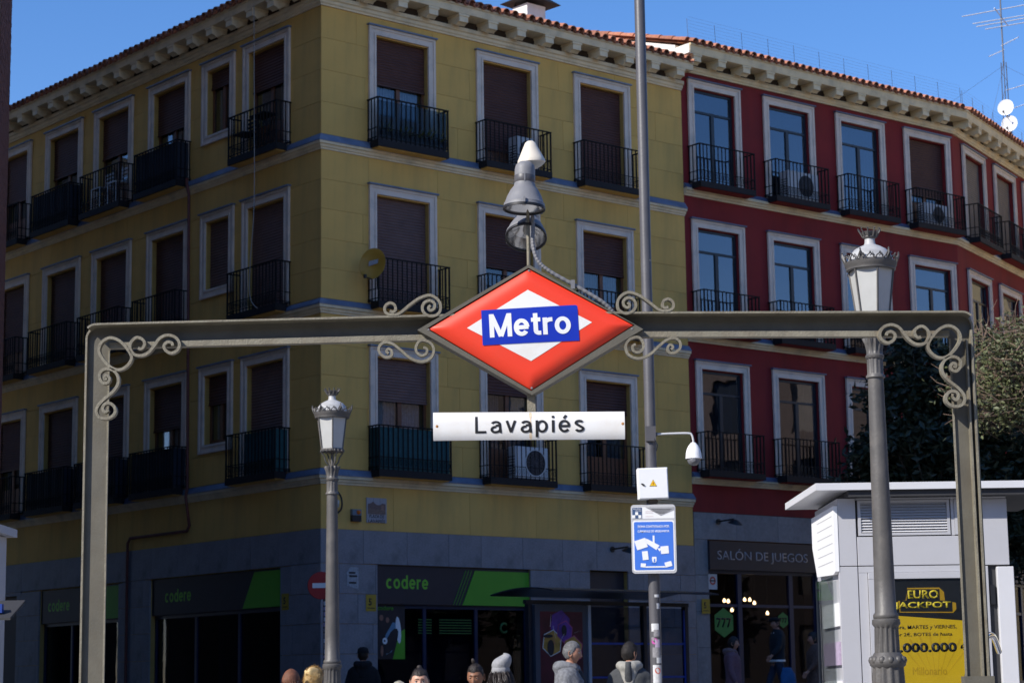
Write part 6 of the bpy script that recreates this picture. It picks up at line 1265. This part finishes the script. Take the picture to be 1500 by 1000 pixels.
# red brown haired and blond women at the left
P1, s, mh, jk = person(-2.02, 19., 1.565, 160, 'person with straight red-brown hair, only the crown of the head showing at the lower left', dict(skin=SK1, hair=HR, top=DKC, bottom=JEAN, fem=True, face=False)); hair_cap(mh, P1, HR, .014, .05, -.12, .001, 3, strands=0)
def long_hair(root, mh, hm, n, L_, spread, seed, curl=0., r=.0022, front=False):
    rr = random.Random(seed); m = MB()
    for k in range(n):
        u = rr.uniform(0, 2*pi); 
        if not front and math.sin(u) < -.35: continue
        v = math.acos(rr.uniform(-.35, .85)); p = hpoint(u, v, grow=.012); pts = []; q = p.copy(); ph = rr.uniform(0, 6.3); out = Vector((p.x, p.y, 0)).normalized()
        for j in range(12): t_ = j/11; pts.append(tuple(mh @ (q+out*(spread*math.sin(t_*2.2))+Vector((math.cos(ph+t_*curl*9), math.sin(ph+t_*curl*9), 0))*(.013*min(1, t_*3) if curl else .002)+Vector((0, 0, -L_*t_*rr.uniform(.9, 1.05))))))
        m.tube(pts, r, 3, radii=[r]*11+[r*.3], caps=False)
    return obj('hair_lengths', m, hm, root, fix=False)
long_hair(P1, mh, HR, 900, .30, .02, 4, r=.0018)
P2, s, mh, jk = person(-1.84, 19.2, 1.575, 155, 'person with pinned up pale blond hair, head top showing left of the farther lamp', dict(skin=SK1, hair=HB, top=DKC, bottom=JEAN, fem=True, face=False)); hair_cap(mh, P2, HB, .016, .05, -.07, .001, 5, strands=1500, slen=.05, sdir=Vector((-.8, .6, .3)))
m = MB(); 
for k in range(9): a = -.9+k*.22; m.tube([tuple(mh @ p) for p in crm([(-.075+.0*k, .05*math.cos(a), .06+.06*math.sin(a)), (-.02, .1*math.cos(a*.6)+.02, .09+.04*math.sin(a)), (.04, .09, .10-.01*k)], 6)], .011, 7)
obj('pinned_roll', m, HB, P2, smooth=3); m = MB(); m.tube([tuple(mh @ Vector(p)) for p in ((-.03, .09, .12), (-.02, .105, .10), (-.015, .11, .07))], .006, 6); obj('hair_clip', m, stk[5], P2)
m = MB(); loft(m, [(0, 0, 1.40*s, .19*s, .14*s), (0, 0, 1.46*s, .14*s, .12*s), (0, 0, 1.50*s, .10*s, .10*s)], 20); cloth('scarf', m, BEI, P2, .014, .01)
# women facing the camera
P4, s, mh, jk = person(-.80, 17.5, 1.605, 4, 'woman facing the camera with dark hair drawn back in a small bun', dict(skin=SK1, hair=HD, top=DKC, bottom=JEAN, fem=True, nod=2)); hair_cap(mh, P4, HD, .005, .060, -.02, .0006, 6, strands=900, slen=.03, sdir=Vector((0, 1, .7)))
m = MB(); m.lathe([(0, .028), (.018, .022), (.026, .004), (.022, -.016), (0, -.022)], 14, mx=mh @ T((0, .035, .125))); obj('bun', m, HD, P4, smooth=3); m = MB(); m.lathe([(.018, -.004), (.022, 0), (.018, .004)], 14, mx=mh @ T((0, .030, .118))); obj('hair_tie', m, stk[4], P4)
P5, s, mh, jk = person(-.365, 19.0, 1.60, -8, 'dark-skinned woman looking down, hair tied in a high topknot', dict(skin=SK2, hair=HD, top=BUR, bottom=JEAN, fem=True, nod=14, down=.35, turn=-6)); hair_cap(mh, P5, HD, .005, .062, -.02, .0006, 7, strands=900, slen=.03, sdir=Vector((0, .8, 1)))
m = MB(); m.lathe([(0, .05), (.012, .045), (.019, .028), (.018, .008), (.012, -.008)], 12, mx=mh @ T((-.012, .02, .128)) @ RY(-.25)); obj('topknot', m, HD, P5, smooth=3)
P6, s, mh, jk = person(-.155, 20.2, 1.585, 165, 'person seen from behind in a pale grey slouchy knit hat over curly dark hair', dict(skin=SK1, hair=HC, top=DKC, bottom=JEAN, fem=True, face=False, turn=10)); hair_cap(mh, P6, HC, .02, .05, -.12, .005, 8); long_hair(P6, mh, HC, 420, .26, .06, 9, curl=1., r=.003, front=True)
m = MB(); nu = 36; vs = []; prof = [(.0, .02), (.102, .015), (.108, .04), (.104, .065), (.100, .068), (.106, .085), (.112, .115), (.108, .150), (.088, .178), (.05, .192), (0, .194)]
from mathutils import noise as NZ
for i, (r, z) in enumerate(prof[1:]):
    for k in range(nu): a = 2*pi*k/nu; sl_ = max(0, (z-.07)/.12); q = 1+.06*NZ.noise(Vector((math.cos(a)*2, math.sin(a)*2, z*25))); vs.append(mh @ Vector((r*math.cos(a)*q*.9-.028*sl_, r*1.08*math.sin(a)*q+.01, z+.02*math.cos(a+2.6)*sl_-.005*math.sin(a))))
m.add(vs, [(i*nu+k, i*nu+(k+1) % nu, (i+1)*nu+(k+1) % nu, (i+1)*nu+k) for i in range(len(prof)-2) for k in range(nu)]); hat = obj('knit_hat', m, mat('pale_grey_knit', (.30, .30, .31), .95, .1, 60, .6, 220), P6, smooth=3); hat.modifiers.new('sub', 'SUBSURF').levels = 1
# white tuft beside the woman with the bun
P12, s, mh, jk = person(-1.02, 18.4, 1.44, 10, 'short person in a pale fluffy hat, barely showing beside the woman with the bun', dict(skin=SK1, hair=HB, top=CRMC, bottom=JEAN, fem=True, nod=0)); hair_cap(mh, P12, CRMC, .03, .05, -.03, .006, 9, name='fluffy_hat', strands=1500, slen=.03, sdir=Vector((0, 0, 1)))
# three people before the gaming hall
P9, s, mh, jk = person(3.66, 36.0, 1.56, 80, 'person in a mauve hooded coat walking right before the gaming hall', dict(skin=SK3, hair=HD, top=PKC, bottom=DKC, fem=True, hem=.35, fat=1.1, topname='long_coat')); hair_cap(mh, P9, HD, .012, .05, -.09); hood(P9, s, clothm('mauve_fur', (.20, .13, .13), 200, .4, 1.), 'fur_hood', 1.1)
ST = dict(arm=[((.24, .06, 1.12), (.25, .14, .9)), ((.26, -.08, 1.13), (.24, -.22, .98))], leg=[(0, (.09, -.14, .5), (.09, -.2, .12)), (0, (.09, .05, .5), (.09, .26, .18))])
P10, s, mh, jk = person(5.10, 41.6, 1.72, -75, 'man in a black cap and dark jacket striding left with a blue bag', dict(skin=SK3, hair=HD, top=NVJ, bottom=JEAN, pose=ST, hem=.9)); hair_cap(mh, P10, HD, .006)
m = MB(); m.lathe([(0, .135), (.06, .13), (.11, .1), (.12, .07), (.09, .045), (.08, .045)], 20, mx=mh @ T((.0, -.015, .0))); m.box(-.06, .06, -.155, -.09, .04, .052, mx=mh); obj('cap', m, BC, P10, smooth=1.)
m = MB(); loft(m, [(0, 0, .86*s, .20*s, .15*s), (0, 0, .91*s, .198*s, .15*s)], 24); cloth('shirt_hem', m, SWHITE, P10, .014, .002); m = MB(); m.tube([tuple(Vector(p)*s) for p in ((-.05, -.09, 1.42), (-.07, -.04, 1.47), (0, .05, 1.49), (.07, -.04, 1.47), (.05, -.09, 1.42))], .014, 8); obj('collar', m, SWHITE, P10, smooth=3)
bg_ = empty('carried_bag', (5.28, 41.35, 1.62), R(20), 'bright blue bag carried by the striding man before the gaming hall', 'bag'); m = MB(); loft(m, [(0, 0, 0, .17, .05), (.0, 0, .03, .18, .06), (-.02, 0, .28, .16, .045), (-.04, 0, .42, .10, .02)], 20); cloth('sack', m, mat('blue_fabric', (.015, .10, .25), .8, .15, 8, .3), bg_, .02, .01); m = MB(); m.tube([(-.1, 0, .40), (-.06, 0, .52), (0, 0, .40)], .008, 6); obj('handles', m, DKC, bg_)
P11, s, mh, jk = person(5.18, 37.0, 1.56, -80, 'person in a long brown fleece coat walking left, next to the kiosk edge', dict(skin=SK3, hair=HD, top=BRC, bottom=DKC, pose=ST, hem=.4, fat=1.1, topname='long_coat')); hair_cap(mh, P11, HD, .014, .05, -.08)
